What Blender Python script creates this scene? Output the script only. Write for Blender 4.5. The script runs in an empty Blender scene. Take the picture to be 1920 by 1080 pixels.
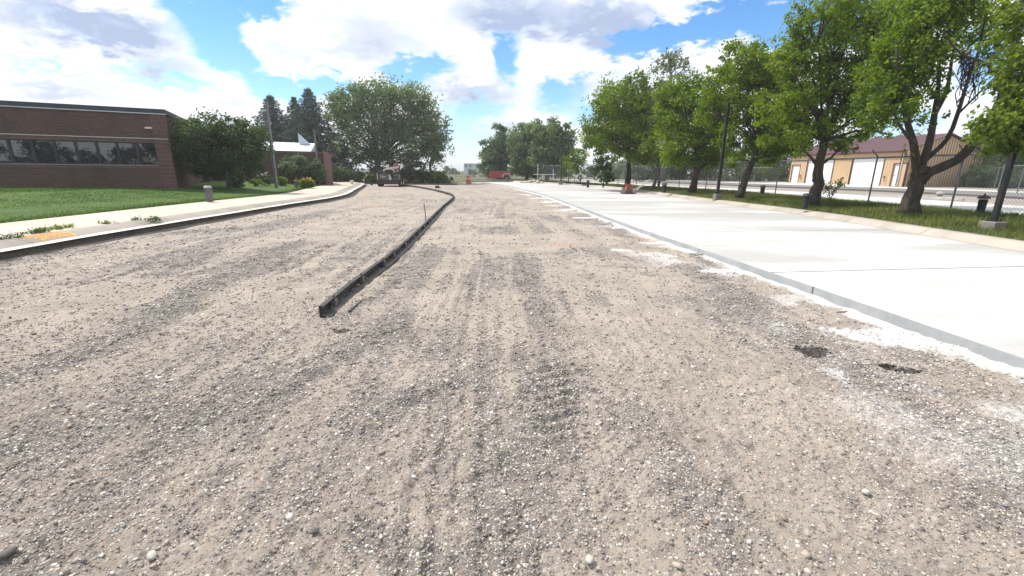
import bpy, math, random
import numpy as np
random.seed(7); RNG = np.random.default_rng(7)
SC = bpy.context.scene; COL = SC.collection
R_ = math.radians
# ---------------------------------------------------------------- camera and survey helpers
FPX = 830.0; PITCH = math.atan(219/830.0); ROLL = R_(0.6); EYE = 1.6
def ray(px, py):
    u = (px-960)/FPX; v = -(py-540)/FPX
    c, s = math.cos(ROLL), math.sin(ROLL); u, v = u*c-v*s, u*s+v*c
    cp, sp = math.cos(PITCH), math.sin(PITCH)
    return (u, cp+v*sp, -sp+v*cp)
def at(px, py, z=0.0):
    d = ray(px, py); t = (z-EYE)/d[2]; return (d[0]*t, d[1]*t, z)
def atY(px, py, Y):
    d = ray(px, py); t = Y/d[1]; return (d[0]*t, Y, EYE+d[2]*t)
def ppm(Y): return FPX*math.cos(PITCH)/Y
# ---------------------------------------------------------------- materials
def new_mat(name):
    m = bpy.data.materials.new(name); m.use_nodes = True
    nt = m.node_tree; nt.nodes.clear()
    out = nt.nodes.new('ShaderNodeOutputMaterial')
    return m, nt, out
class NB:
    def __init__(s, nt): s.nt = nt
    def n(s, t, **kw):
        x = s.nt.nodes.new(t)
        for k, v in kw.items(): setattr(x, k, v)
        return x
    def l(s, a, b): s.nt.links.new(a, b)
    def val(s, sock, v):
        if hasattr(v, 'links') or hasattr(v, 'is_linked'): s.l(v, sock)
        else: sock.default_value = v
    def math(s, op, a, b=0.0, c=None, clamp=False):
        x = s.n('ShaderNodeMath', operation=op, use_clamp=clamp)
        s.val(x.inputs[0], a); s.val(x.inputs[1], b)
        if c is not None: s.val(x.inputs[2], c)
        return x.outputs[0]
    def mix(s, f, a, b):
        x = s.n('ShaderNodeMix', data_type='RGBA')
        s.val(x.inputs[0], f)
        s.val(x.inputs[6], a if hasattr(a, 'links') else (*a, 1)); s.val(x.inputs[7], b if hasattr(b, 'links') else (*b, 1))
        return x.outputs[2]
    def noise(s, vec, scale, detail=4, rough=.6, dist=0):
        x = s.n('ShaderNodeTexNoise'); s.l(vec, x.inputs['Vector'])
        x.inputs['Scale'].default_value = scale; x.inputs['Detail'].default_value = detail
        x.inputs['Roughness'].default_value = rough; x.inputs['Distortion'].default_value = dist
        return x.outputs['Fac']
    def ramp(s, f, lo, hi, smooth=True):
        x = s.n('ShaderNodeMapRange', interpolation_type='SMOOTHSTEP' if smooth else 'LINEAR')
        s.val(x.inputs[0], f); x.inputs[1].default_value = lo; x.inputs[2].default_value = hi
        return x.outputs[0]
    def scalev(s, vec, v):
        x = s.n('ShaderNodeMapping'); s.l(vec, x.inputs[0]); x.inputs['Scale'].default_value = v; return x.outputs[0]
def surf(name, c1, c2=None, scale=3, rough=.8, metal=0, bump=0, bscale=None, fine=None, world=False, stretch=(1, 1, 1), spec=.3):
    m, nt, out = new_mat(name); b = NB(nt)
    p = b.n('ShaderNodeBsdfPrincipled'); b.l(p.outputs[0], out.inputs[0])
    p.inputs['Roughness'].default_value = rough; p.inputs['Metallic'].default_value = metal
    p.inputs['Specular IOR Level'].default_value = spec
    if c2 is None: c2 = tuple(x*.8 for x in c1)
    vec = b.n('ShaderNodeNewGeometry').outputs['Position'] if world else b.n('ShaderNodeTexCoord').outputs['Object']
    vec = b.scalev(vec, stretch)
    f = b.ramp(b.noise(vec, scale, 6, .65), .35, .65)
    col = b.mix(f, c1, c2)
    if fine: col = b.mix(b.math('MULTIPLY', b.ramp(b.noise(vec, fine, 2, .6), .45, .7), .5), col, tuple(x*.55 for x in c1))
    b.l(col, p.inputs['Base Color'])
    if bump:
        bn = b.n('ShaderNodeBump'); bn.inputs['Strength'].default_value = bump; bn.inputs['Distance'].default_value = .02
        b.l(b.noise(vec, bscale or scale*6, 4, .65), bn.inputs['Height']); b.l(bn.outputs[0], p.inputs['Normal'])
    return m
def leaf_mat(name, dark, light, trans=.35, rough=.55):
    m, nt, out = new_mat(name); b = NB(nt)
    a = b.n('ShaderNodeAttribute', attribute_name='tint')
    sx = b.n('ShaderNodeSeparateColor'); b.l(a.outputs['Color'], sx.inputs[0])
    col = b.mix(sx.outputs[0], dark, light)
    p = b.n('ShaderNodeBsdfPrincipled'); b.l(col, p.inputs['Base Color']); p.inputs['Roughness'].default_value = rough
    p.inputs['Specular IOR Level'].default_value = .25
    t = b.n('ShaderNodeBsdfTranslucent')
    hv = b.n('ShaderNodeHueSaturation'); hv.inputs['Saturation'].default_value = 1.15; hv.inputs['Value'].default_value = 1.5; b.l(col, hv.inputs['Color'])
    b.l(hv.outputs[0], t.inputs[0])
    mx = b.n('ShaderNodeMixShader'); mx.inputs[0].default_value = trans
    b.l(p.outputs[0], mx.inputs[1]); b.l(t.outputs[0], mx.inputs[2]); b.l(mx.outputs[0], out.inputs[0])
    return m
def attr_mat(name, rough=.85, gain=1):
    m, nt, out = new_mat(name); b = NB(nt)
    a = b.n('ShaderNodeAttribute', attribute_name='tint')
    p = b.n('ShaderNodeBsdfPrincipled'); b.l(a.outputs['Color'], p.inputs['Base Color']); p.inputs['Roughness'].default_value = rough
    p.inputs['Specular IOR Level'].default_value = .25
    b.l(p.outputs[0], out.inputs[0]); return m
# ---------------------------------------------------------------- mesh helpers
def np_mesh(name, V, Fq, tint=None, smooth=False):
    V = np.asarray(V, dtype=np.float32); Fq = np.asarray(Fq, dtype=np.int32); k = Fq.shape[1]
    me = bpy.data.meshes.new(name)
    me.vertices.add(len(V)); me.vertices.foreach_set('co', V.ravel())
    me.loops.add(Fq.size); me.loops.foreach_set('vertex_index', Fq.ravel())
    me.polygons.add(len(Fq)); me.polygons.foreach_set('loop_start', np.arange(0, Fq.size, k, dtype=np.int32))
    if smooth: me.polygons.foreach_set('use_smooth', np.ones(len(Fq), dtype=bool))
    me.update(calc_edges=True)
    if tint is not None:
        T = np.asarray(tint, dtype=np.float32)
        if T.shape[1] == 3: T = np.hstack([T, np.ones((len(T), 1), np.float32)])
        at_ = me.attributes.new('tint', 'FLOAT_COLOR', 'POINT'); at_.data.foreach_set('color', T.ravel())
    return me
class MB:
    def __init__(s): s.v = []; s.f = []; s.m = []; s.cur = 0
    def add(s, vs, fs):
        o = len(s.v); s.v += [tuple(x) for x in vs]; s.f += [tuple(i+o for i in f) for f in fs]; s.m += [s.cur]*len(fs)
        return s
    def box(s, c, d, rz=0, top=1.0):
        x, y, z = d[0]/2, d[1]/2, d[2]/2; co, si = math.cos(rz), math.sin(rz); vs = []
        for k, (a, b_, e) in enumerate([(-x, -y, -z), (x, -y, -z), (x, y, -z), (-x, y, -z), (-x, -y, z), (x, -y, z), (x, y, z), (-x, y, z)]):
            if k > 3: a *= top; b_ *= top
            vs.append((c[0]+a*co-b_*si, c[1]+a*si+b_*co, c[2]+e))
        return s.add(vs, [(0, 3, 2, 1), (4, 5, 6, 7), (0, 1, 5, 4), (1, 2, 6, 5), (2, 3, 7, 6), (3, 0, 4, 7)])
    def bx(s, a, b_):
        return s.box([(p+q)/2 for p, q in zip(a, b_)], [abs(q-p) for p, q in zip(a, b_)])
    def tube(s, pts, rad, n=8, cap=True):
        P = [np.array(p, float) for p in pts]; N = len(P)
        if not hasattr(rad, '__len__'): rad = [rad]*N
        ref = np.array([0.3, 0.2, 1.0]); o = len(s.v); vs = []; fs = []
        for i in range(N):
            t = P[min(i+1, N-1)]-P[max(i-1, 0)]; t = t/(np.linalg.norm(t)+1e-9)
            r = ref if abs(np.dot(t, ref/np.linalg.norm(ref))) < .95 else np.array([1.0, .1, 0])
            a = np.cross(t, r); a /= np.linalg.norm(a)+1e-9; b_ = np.cross(t, a)
            for k in range(n):
                an = 2*math.pi*k/n; vs.append(P[i]+rad[i]*(math.cos(an)*a+math.sin(an)*b_))
        for i in range(N-1):
            for k in range(n):
                fs.append((i*n+k, i*n+(k+1) % n, (i+1)*n+(k+1) % n, (i+1)*n+k))
        if cap: fs.append(tuple(range(n))[::-1]); fs.append(tuple((N-1)*n+k for k in range(n)))
        return s.add(vs, fs)
    def cyl(s, c, r, h, n=16, r2=None, axis='z'):
        r2 = r if r2 is None else r2; vs = []
        for rr, e in ((r, 0), (r2, h)):
            for k in range(n):
                a = 2*math.pi*k/n; p = (rr*math.cos(a), rr*math.sin(a), e)
                if axis == 'x': p = (p[2], p[0], p[1])
                if axis == 'y': p = (p[0], p[2], p[1])
                vs.append((c[0]+p[0], c[1]+p[1], c[2]+p[2]))
        fs = [(k, (k+1) % n, n+(k+1) % n, n+k) for k in range(n)]+[tuple(range(n))[::-1], tuple(range(n, 2*n))]
        return s.add(vs, fs)
    def prism(s, prof, x0, x1, axis='x'):
        n = len(prof); vs = []
        for x in (x0, x1):
            for a, b_ in prof:
                vs.append((x, a, b_) if axis == 'x' else (a, x, b_))
        fs = [(k, (k+1) % n, n+(k+1) % n, n+k) for k in range(n)]+[tuple(range(n))[::-1], tuple(range(n, 2*n))]
        return s.add(vs, fs)
    def build(s, name, mats, parent=None, loc=None, smooth=False, bevel=0):
        me = bpy.data.meshes.new(name); me.from_pydata(s.v, [], s.f)
        import bmesh
        bm = bmesh.new(); bm.from_mesh(me); bmesh.ops.recalc_face_normals(bm, faces=bm.faces); bm.to_mesh(me); bm.free()
        for m in (mats if isinstance(mats, (list, tuple)) else [mats]): me.materials.append(m)
        if len(s.m) == len(me.polygons): me.polygons.foreach_set('material_index', s.m)
        if smooth: me.polygons.foreach_set('use_smooth', [True]*len(me.polygons))
        me.update()
        o = bpy.data.objects.new(name, me); COL.objects.link(o)
        if parent: o.parent = parent
        if loc: o.location = loc
        if bevel:
            b = o.modifiers.new('bevel', 'BEVEL'); b.width = bevel; b.segments = 2; b.limit_method = 'ANGLE'
        return o
def link(name, me, mat, parent=None):
    me.materials.append(mat); o = bpy.data.objects.new(name, me); COL.objects.link(o)
    if parent: o.parent = parent
    return o
def tag(o, label=None, cat=None, group=None, kind=None):
    if label: o['label'] = label
    if cat: o['category'] = cat
    if group: o['group'] = group
    if kind: o['kind'] = kind
    return o
def thing(name, label, cat, loc=(0, 0, 0), rz=0, group=None):
    o = bpy.data.objects.new(name, None); COL.objects.link(o); o.empty_display_size = .2
    o.location = loc; o.rotation_euler = (0, 0, rz)
    return tag(o, label, cat, group)
def copy_tree(o, parent=None):
    c = o.copy(); COL.objects.link(c)
    if parent: c.parent = parent
    for ch in list(o.children): copy_tree(ch, c)
    return c
def smooth_path(P, step):
    P = np.array(P, float); out = []
    for i in range(len(P)-1):
        p0 = P[i-1] if i > 0 else 2*P[0]-P[1]; p1 = P[i]; p2 = P[i+1]; p3 = P[i+2] if i+2 < len(P) else 2*P[-1]-P[-2]
        n = max(2, int(np.linalg.norm(p2-p1)/step))
        for k in range(n):
            t = k/n
            out.append(.5*((2*p1)+(-p0+p2)*t+(2*p0-5*p1+4*p2-p3)*t*t+(-p0+3*p1-3*p2+p3)*t**3))
    out.append(P[-1]); return np.array(out)
def offset(path, d):
    t = np.gradient(path, axis=0); t /= np.linalg.norm(t, axis=1)[:, None]+1e-9
    return path+np.stack([-t[:, 1], t[:, 0]], 1)*d      # to the left of travel
def resample(path, n):
    L = np.r_[0, np.cumsum(np.linalg.norm(np.diff(path, axis=0), axis=1))]
    s = np.linspace(0, L[-1], n); return np.stack([np.interp(s, L, path[:, k]) for k in range(path.shape[1])], 1)
def loft(rows, uvs=None):                     # rows: list of (n,3) arrays -> quads
    n = len(rows[0]); V = np.concatenate(rows); F = []
    i = np.arange(n-1)
    for r in range(len(rows)-1):
        F.append(np.stack([r*n+i, r*n+i+1, (r+1)*n+i+1, (r+1)*n+i], 1))
    return V, np.concatenate(F)
def z_(p, z): return np.column_stack([p, np.full(len(p), z) if np.isscalar(z) else z])
# value noise
def hash2(ix, iy, seed):
    h = (ix.astype(np.int64)*374761393+iy.astype(np.int64)*668265263+seed*1442695041) & 0xffffffff
    h = ((h ^ (h >> 13))*1274126177) & 0xffffffff
    return ((h ^ (h >> 16)) & 0xffff)/65535.0
def vn(x, y, seed=0):
    ix = np.floor(x); iy = np.floor(y); fx = x-ix; fy = y-iy; fx = fx*fx*(3-2*fx); fy = fy*fy*(3-2*fy)
    a = hash2(ix, iy, seed); b_ = hash2(ix+1, iy, seed); c = hash2(ix, iy+1, seed); d = hash2(ix+1, iy+1, seed)
    return (a*(1-fx)+b_*fx)*(1-fy)+(c*(1-fx)+d*fx)*fy
def fbm(x, y, sc, octv, seed=0):
    s = 0; a = .5; t = 0
    for k in range(octv): s = s+a*vn(x*sc+17.3*k, y*sc-9.1*k, seed+k); t += a; a *= .5; sc *= 2.03
    return s/t
def sstep(x, a, b_):
    t = np.clip((x-a)/(b_-a), 0, 1); return t*t*(3-2*t)
# ---------------------------------------------------------------- key lines of the site
LEFT = smooth_path([(-8.0, -14), (-8.5, 0)]+[at(*p, 0)[:2] for p in [(0, 490), (180, 455), (400, 415), (540, 390), (640, 372), (665, 360), (683, 347)]]+[(-19, 54)], .5)
SLABL = smooth_path([(4.75, -14), (4.5, 0)]+[at(*p, .13)[:2] for p in [(1881, 659), (1435, 507), (1266, 451), (1181, 422), (1090, 389), (1040, 371), (1000, 359), (940, 346), (890, 341)]], .4)
SLABR = smooth_path([(9.0, -14), (9.6, 0)]+[at(*p, .13)[:2] for p in [(1920, 473), (1700, 436), (1500, 403), (1300, 375.5), (1150, 354), (1050, 345.5), (960, 341)]], .4)
FENCE = smooth_path([(15.0, -12), (15.4, 0), (15.5, 12), (15.4, 20), (15.4, 26), (14.7, 31), (13.0, 35.6), (10.8, 39.9), (8.4, 46.5), (6, 54), (3, 62)], .5)

# ---------------------------------------------------------------- gravel road
def seg_d(x, y, pts):
    P = np.array(pts, float); best = np.full(x.shape, 1e9)
    for a, b_ in zip(P[:-1], P[1:]):
        d = b_-a; t = np.clip(((x-a[0])*d[0]+(y-a[1])*d[1])/(d @ d+1e-12), 0, 1)
        best = np.minimum(best, np.hypot(x-a[0]-t*d[0], y-a[1]-t*d[1]))
    return best
def gp(*pts): return [at(px, py, 0)[:2] for px, py in pts]
RIDGES = [  # line, half width, height, coarse strength
    (gp((-150, 760), (0, 705), (130, 672), (230, 640), (340, 558), (450, 500), (560, 455)), .22, .042, 1.0),
    (gp((-60, 850), (150, 800), (340, 770), (480, 745), (560, 705), (640, 665), (740, 600)), .19, .026, .9),
    (gp((690, 800), (720, 770), (765, 745), (860, 712)), .10, .03, 1.0),
    (gp((180, 450), (330, 437), (480, 428), (620, 398)), .45, .006, .6),
    (gp((250, 500), (420, 452), (560, 420)), .25, .01, .5),
    (gp((930, 1140), (960, 900), (1010, 800), (1060, 700)), .22, .004, .75),
    (gp((700, 1000), (850, 1080)), .12, .008, .6),
    (gp((1300, 500), (1420, 590), (1600, 700), (1900, 880)), .35, .006, .55),
    (gp((640, 600), (700, 560), (800, 470)), .12, .006, .7), (gp((600, 592), (680, 528), (750, 474), (800, 424), (842, 382)), .10, .014, .4),
    (gp((1160, 770), (1280, 900), (1500, 1150)), .3, .004, .45),
    (gp((1500, 800), (1700, 900), (1900, 1000)), .35, .006, .5),
    (gp((1290, 470), (1330, 500)), .12, .01, .7), (gp((1050, 720), (1070, 860)), .06, .012, .8),
]
SPILL = [((1695, 634), .75, .30), ((1780, 652), .35, .13, .6), ((1350, 507), .42, .20), ((1255, 478), .2, .12), ((1165, 468), .35, .2, .65), ((1240, 455), .5, .16), ((1180, 427), .55, .2), ((1110, 408), .6, .22), ((1068, 393), .6, .25), ((1050, 386), .6, .25),
         ((1030, 379), .7, .3), ((1010, 372), .7, .35), ((985, 365), .8, .4), ((1900, 690), .22, .10, .7), ((1560, 700), .10, .22, .55), ((1660, 770), .4, .3, .33), ((1820, 840), .6, .4, .33), ((1900, 900), .4, .3, .28), ((1480, 560), .3, .3, .45)]
STAIN = [((1517, 660), .15, .13), ((1702, 694), .10, .08), ((1660, 688), .06, .04), ((1320, 481), .25, .1), ((640, 620), .10, .06), ((1580, 585), .1, .04)]
RED = [((1050, 458), .45, .25), ((1230, 450), .5, .3), ((700, 385), 1.2, .5), ((1590, 588), .12, .05)]
def ell(x, y, lst, warp=.6):
    m = np.zeros_like(x)
    w1 = fbm(x, y, 4.5, 4, 31)-.5; w2 = fbm(x, y, 30, 2, 35)-.5
    for (p, rx, ry, *st) in lst:
        cx, cy, _ = at(*p, 0); sel = (np.abs(x-cx) < 3*rx) & (np.abs(y-cy) < 3*ry+1.5*rx)
        if not sel.any(): continue
        d = np.sqrt(((x[sel]-cx)/rx)**2+((y[sel]-cy)/max(ry, .02))**2)+warp*2.4*w1[sel]+warp*1.2*w2[sel]
        m[sel] = np.maximum(m[sel], (st[0] if st else 1)*sstep(-d, -1.25, -.45))
    return m
def coarse(x, y):
    g_ = np.zeros_like(x)
    for pts, w, h, c in RIDGES:
        wx = x+.35*w*(fbm(x, y, 6, 2, 3)-.5)*4; wy = y+.35*w*(fbm(x, y, 6, 2, 5)-.5)*4
        g_ = np.maximum(g_, c*np.exp(-(seg_d(wx, wy, pts)/w)**2))
    return g_
def height(x, y, cell):
    h = .05*(fbm(x, y, .35, 3, 1)-.5)
    for pts, w, hh, c in RIDGES:
        h = h+hh*np.exp(-(seg_d(x, y, pts)/(w*.8))**2)*(.55+.9*fbm(x, y, 5, 2, 8))
    for k, (sc, am) in enumerate([(2.2, .020), (5.5, .014), (13, .014), (30, .011), (64, .007), (130, .0035)]):
        fade = np.clip(1.6-cell*sc*2.0, 0, 1)
        h = h+am*fade*(vn(x*sc+3.1, y*sc+1.7, 40+k)-.5)*2
    # crawler cleat prints across the track ahead of the camera and tyre ribs along it
    tr = np.exp(-((x-.42)/.42)**4)*sstep(y, 2.0, 2.6)*(1-sstep(y, 7, 10))
    h = h+.016*tr*np.sin(y*2*math.pi/.15+2*np.sin(x*9)+3*fbm(x, y, 3, 2, 70))*(fbm(x, y, 2.2, 2, 71) > .42)
    rb = np.exp(-((x+.28+.05*(y-2))/.30)**4)*(1-sstep(y, 2.5, 3.1))
    h = h+.011*rb*np.sin((x+.06*(y-2)+.02*np.sin(y*7))*2*math.pi/.115)
    for cx_, wv in ((-1.45, .13), (1.25, .14), (-.9, .12)):
        rb2 = np.exp(-((x-cx_-.03*(y-3))/.22)**4)*sstep(fbm(x, y, .9, 2, 72+int(cx_*10)), .45, .6)
        h = h+.006*rb2*np.sin((x-.03*(y-3))*2*math.pi/wv)*np.clip(1.5-cell*12, 0, 1)
    h = h+.042*np.exp(-((x-np.interp(y, SLABL[:, 1], SLABL[:, 0])-.02)/.16)**2)*(.6+.8*fbm(x, y, 3, 2, 66))
    u2 = x-np.interp(y, LEFT[:, 1], LEFT[:, 0]); h = h+.006*sstep(fbm(u2*1.6, y*.08, 1, 2, 67), .5, .62)*np.sin(u2*2*math.pi/.17+1.5*fbm(x, y, 1.2, 2, 68))*np.clip(1.5-cell*10, 0, 1)
    # tracks that follow the road, left part
    u_ = (x+.9*y*.12)
    h = h+.012*np.exp(-((x+4.2)/2.6)**4)*np.sin(x*5.0-y*.55+3*fbm(x, y, .8, 2, 90))*(.4+fbm(x, y, .9, 2, 75))
    return h
def ground_attr(x, y):
    co = coarse(x, y); big = fbm(x, y, .55, 4, 12); u_ = x-np.interp(y, LEFT[:, 1], LEFT[:, 0]); mid = .55*fbm(u_*2.4, y*.28, 1.3, 4, 15)+.45*fbm(x, y, 1.6, 4, 18)
    tr_ = fbm(u_*5.5+.4*np.sin(y*.5), y*.10, 1.0, 3, 19); fine_ = fbm(x, y, 7, 3, 20)
    g_ = np.clip(co*1.0+sstep(.3*big+.35*mid+.35*tr_, .40, .60)*.75+.22*(fine_-.5)+.05-.55*sstep(tr_, .54, .70), 0, 1)
    ff = .55*sstep(y, 10, 24); g_ = g_*(1-ff)+.42*ff
    band = np.exp(-((x-1.9-.02*(y-3))/.55)**2)*sstep(-y, -16, -4)*.6       # wheel track pressed pale
    g_ = np.clip(g_-band*.6, 0, 1)
    w = ell(x, y, SPILL, .55)
    d_edge = np.abs(x-np.interp(y, SLABL[:, 1], SLABL[:, 0]))
    w = np.maximum(w, (1-sstep(d_edge+.25*(fbm(x, y, 5, 3, 50)-.5), .05, .24))*(y > 1.5))
    w = np.maximum(w, .5*sstep(fbm(x, y, 1.1, 4, 52), .55, .7)*np.exp(-((d_edge-.7)/.9)**2))
    s = ell(x, y, STAIN, .35); rd = ell(x, y, RED, .6)
    return g_, w, s, rd
def build_gravel():
    ys = [.35]
    while ys[-1] < 66: ys.append(ys[-1]+max(.0075, min(ys[-1]**2/(EYE*400), .45)))
    ys = np.array(ys); ts = np.linspace(-1.55, 1.55, 1050)
    Y, T = np.meshgrid(ys, ts, indexing='ij'); X = T*np.maximum(Y, 1.3)
    X = np.clip(X, -30, 30+0*X)
    cell = np.maximum(np.gradient(ys)[:, None]*np.ones_like(T), np.maximum(Y, 1.3)*(ts[1]-ts[0]))
    x, y = X.ravel(), Y.ravel(); z = height(x, y, cell.ravel())
    far = sstep(y, 35, 60); z = z*(1-far)
    g_, w, s, rd = ground_attr(x, y)
    n, m = Y.shape; i = np.arange(n-1)[:, None]; j = np.arange(m-1)[None, :]
    F = np.stack([(i*m+j), (i*m+j+1), ((i+1)*m+j+1), ((i+1)*m+j)], -1).reshape(-1, 4)
    keep = (np.abs(X[:-1, :-1]) < 29.9).ravel()
    me = np_mesh('gravel_road', np.column_stack([x, y, z]), F[keep], np.column_stack([g_, w, s, rd]), smooth=True)
    m_, nt, out = new_mat('gravel_soil'); b = NB(nt)
    a = b.n('ShaderNodeAttribute', attribute_name='tint'); sx = b.n('ShaderNodeSeparateColor'); b.l(a.outputs['Color'], sx.inputs[0])
    pos = b.n('ShaderNodeNewGeometry').outputs['Position']
    dust = b.mix(b.ramp(b.noise(pos, 1.3, 5, .6), .35, .65), (.400, .342, .286), (.315, .268, .224))
    grit = b.mix(b.ramp(b.noise(pos, 2.2, 5, .6), .35, .65), (.238, .213, .190), (.172, .155, .140))
    n1 = b.noise(pos, 26, 6, .72)
    f = b.ramp(b.math('ADD', sx.outputs[0], b.math('MULTIPLY', b.math('SUBTRACT', n1, .5), 1.5)), .22, .72)
    col = b.mix(f, dust, grit)
    # pebbles by cell: pale and dark stones in the matrix
    vo = b.n('ShaderNodeTexVoronoi'); b.l(pos, vo.inputs['Vector']); vo.inputs['Scale'].default_value = 55; vo.inputs['Randomness'].default_value = 1
    sv = b.n('ShaderNodeSeparateColor'); b.l(vo.outputs['Color'], sv.inputs[0])
    peb = b.math('MULTIPLY', b.ramp(sv.outputs[0], .45, .6), b.ramp(b.math('MULTIPLY', vo.outputs['Distance'], -1), -.55, -.35))
    stone = b.mix(sv.outputs[1], (.13, .115, .105), (.56, .52, .46))
    col = b.mix(b.math('MULTIPLY', peb, .85), col, stone)
    vo2 = b.n('ShaderNodeTexVoronoi'); b.l(pos, vo2.inputs['Vector']); vo2.inputs['Scale'].default_value = 19
    sv2 = b.n('ShaderNodeSeparateColor'); b.l(vo2.outputs['Color'], sv2.inputs[0])
    peb2 = b.math('MULTIPLY', b.ramp(sv2.outputs[0], .8, .86), b.ramp(b.math('MULTIPLY', vo2.outputs['Distance'], -1), -.42, -.3))
    col = b.mix(b.math('MULTIPLY', peb2, .7), col, b.mix(sv2.outputs[1], (.13, .12, .11), (.5, .47, .42)))
    wn = b.ramp(b.math('ADD', sx.outputs[1], b.math('MULTIPLY', b.math('SUBTRACT', b.noise(pos, 32, 6, .8), .5), 2.2)), .12, .75)
    col = b.mix(wn, col, (.60, .585, .56))
    col = b.mix(b.math('MULTIPLY', b.ramp(b.math('ADD', sx.outputs[2], b.math('MULTIPLY', b.math('SUBTRACT', b.noise(pos, 45, 4, .8), .5), 1.2)), .35, .75), .9), col, (.070, .054, .042))
    col = b.mix(b.math('MULTIPLY', a.outputs['Alpha'], .45), col, (.48, .24, .18))
    p = b.n('ShaderNodeBsdfPrincipled'); b.l(col, p.inputs['Base Color']); p.inputs['Roughness'].default_value = .92; p.inputs['Specular IOR Level'].default_value = .15
    bn = b.n('ShaderNodeBump'); bn.inputs['Strength'].default_value = .9; bn.inputs['Distance'].default_value = .016
    hh = b.math('ADD', b.noise(pos, 70, 5, .75), b.math('MULTIPLY', peb, .35)); b.l(hh, bn.inputs['Height']); b.l(bn.outputs[0], p.inputs['Normal'])
    b.l(p.outputs[0], out.inputs[0])
    tag(link('gravel_road', me, m_), kind='structure')
build_gravel()

def ico():
    t = (1+5**.5)/2
    V = np.array([(-1, t, 0), (1, t, 0), (-1, -t, 0), (1, -t, 0), (0, -1, t), (0, 1, t), (0, -1, -t), (0, 1, -t), (t, 0, -1), (t, 0, 1), (-t, 0, -1), (-t, 0, 1)], float)
    V /= np.linalg.norm(V[0])
    F = np.array([(0, 11, 5), (0, 5, 1), (0, 1, 7), (0, 7, 10), (0, 10, 11), (1, 5, 9), (5, 11, 4), (11, 10, 2), (10, 7, 6), (7, 1, 8), (3, 9, 4), (3, 4, 2), (3, 2, 6), (3, 6, 8), (3, 8, 9), (4, 9, 5), (2, 4, 11), (6, 2, 10), (8, 6, 7), (9, 8, 1)])
    return V, F
ICO = ico()
STONE_COL = np.array([(.27, .23, .19), (.34, .29, .24), (.42, .37, .31), (.56, .52, .46), (.22, .20, .19), (.15, .14, .135), (.30, .22, .17), (.36, .32, .28), (.62, .60, .56)])
STONE_P = np.array([.17, .18, .15, .12, .13, .07, .06, .08, .04])
def stones(x, y, s, jit=.27, flat=.62, sink=.25):
    n = len(x); V, F = ICO
    P = V[None]*(1+RNG.normal(0, jit, (n, 12, 1)))
    ax = np.stack([RNG.uniform(.8, 1.35, n), RNG.uniform(.65, 1.05, n), RNG.uniform(.4, .85, n)*flat/.62], 1)
    P = P*ax[:, None, :]
    # tilt then spin
    tl = RNG.normal(0, .35, n); c, si = np.cos(tl)[:, None], np.sin(tl)[:, None]
    yy = P[:, :, 1]*c-P[:, :, 2]*si; zz = P[:, :, 1]*si+P[:, :, 2]*c
    a = RNG.uniform(0, 6.283, n); c, si = np.cos(a)[:, None], np.sin(a)[:, None]
    xx = P[:, :, 0]*c-yy*si; yy = P[:, :, 0]*si+yy*c
    h = height(x, y, np.maximum(np.abs(y), 1.3)*.003)
    W = np.stack([x[:, None]+xx*s[:, None], y[:, None]+yy*s[:, None], (h+s*(.5-sink-.25))[:, None]+zz*s[:, None]], -1)
    FF = (F[None]+(np.arange(n)*12)[:, None, None]).reshape(-1, 3)
    ci = RNG.choice(len(STONE_COL), n, p=STONE_P/STONE_P.sum())
    C = STONE_COL[ci]*RNG.uniform(.8, 1.15, (n, 1))
    return W.reshape(-1, 3), FF, np.repeat(C, 12, 0)
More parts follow.
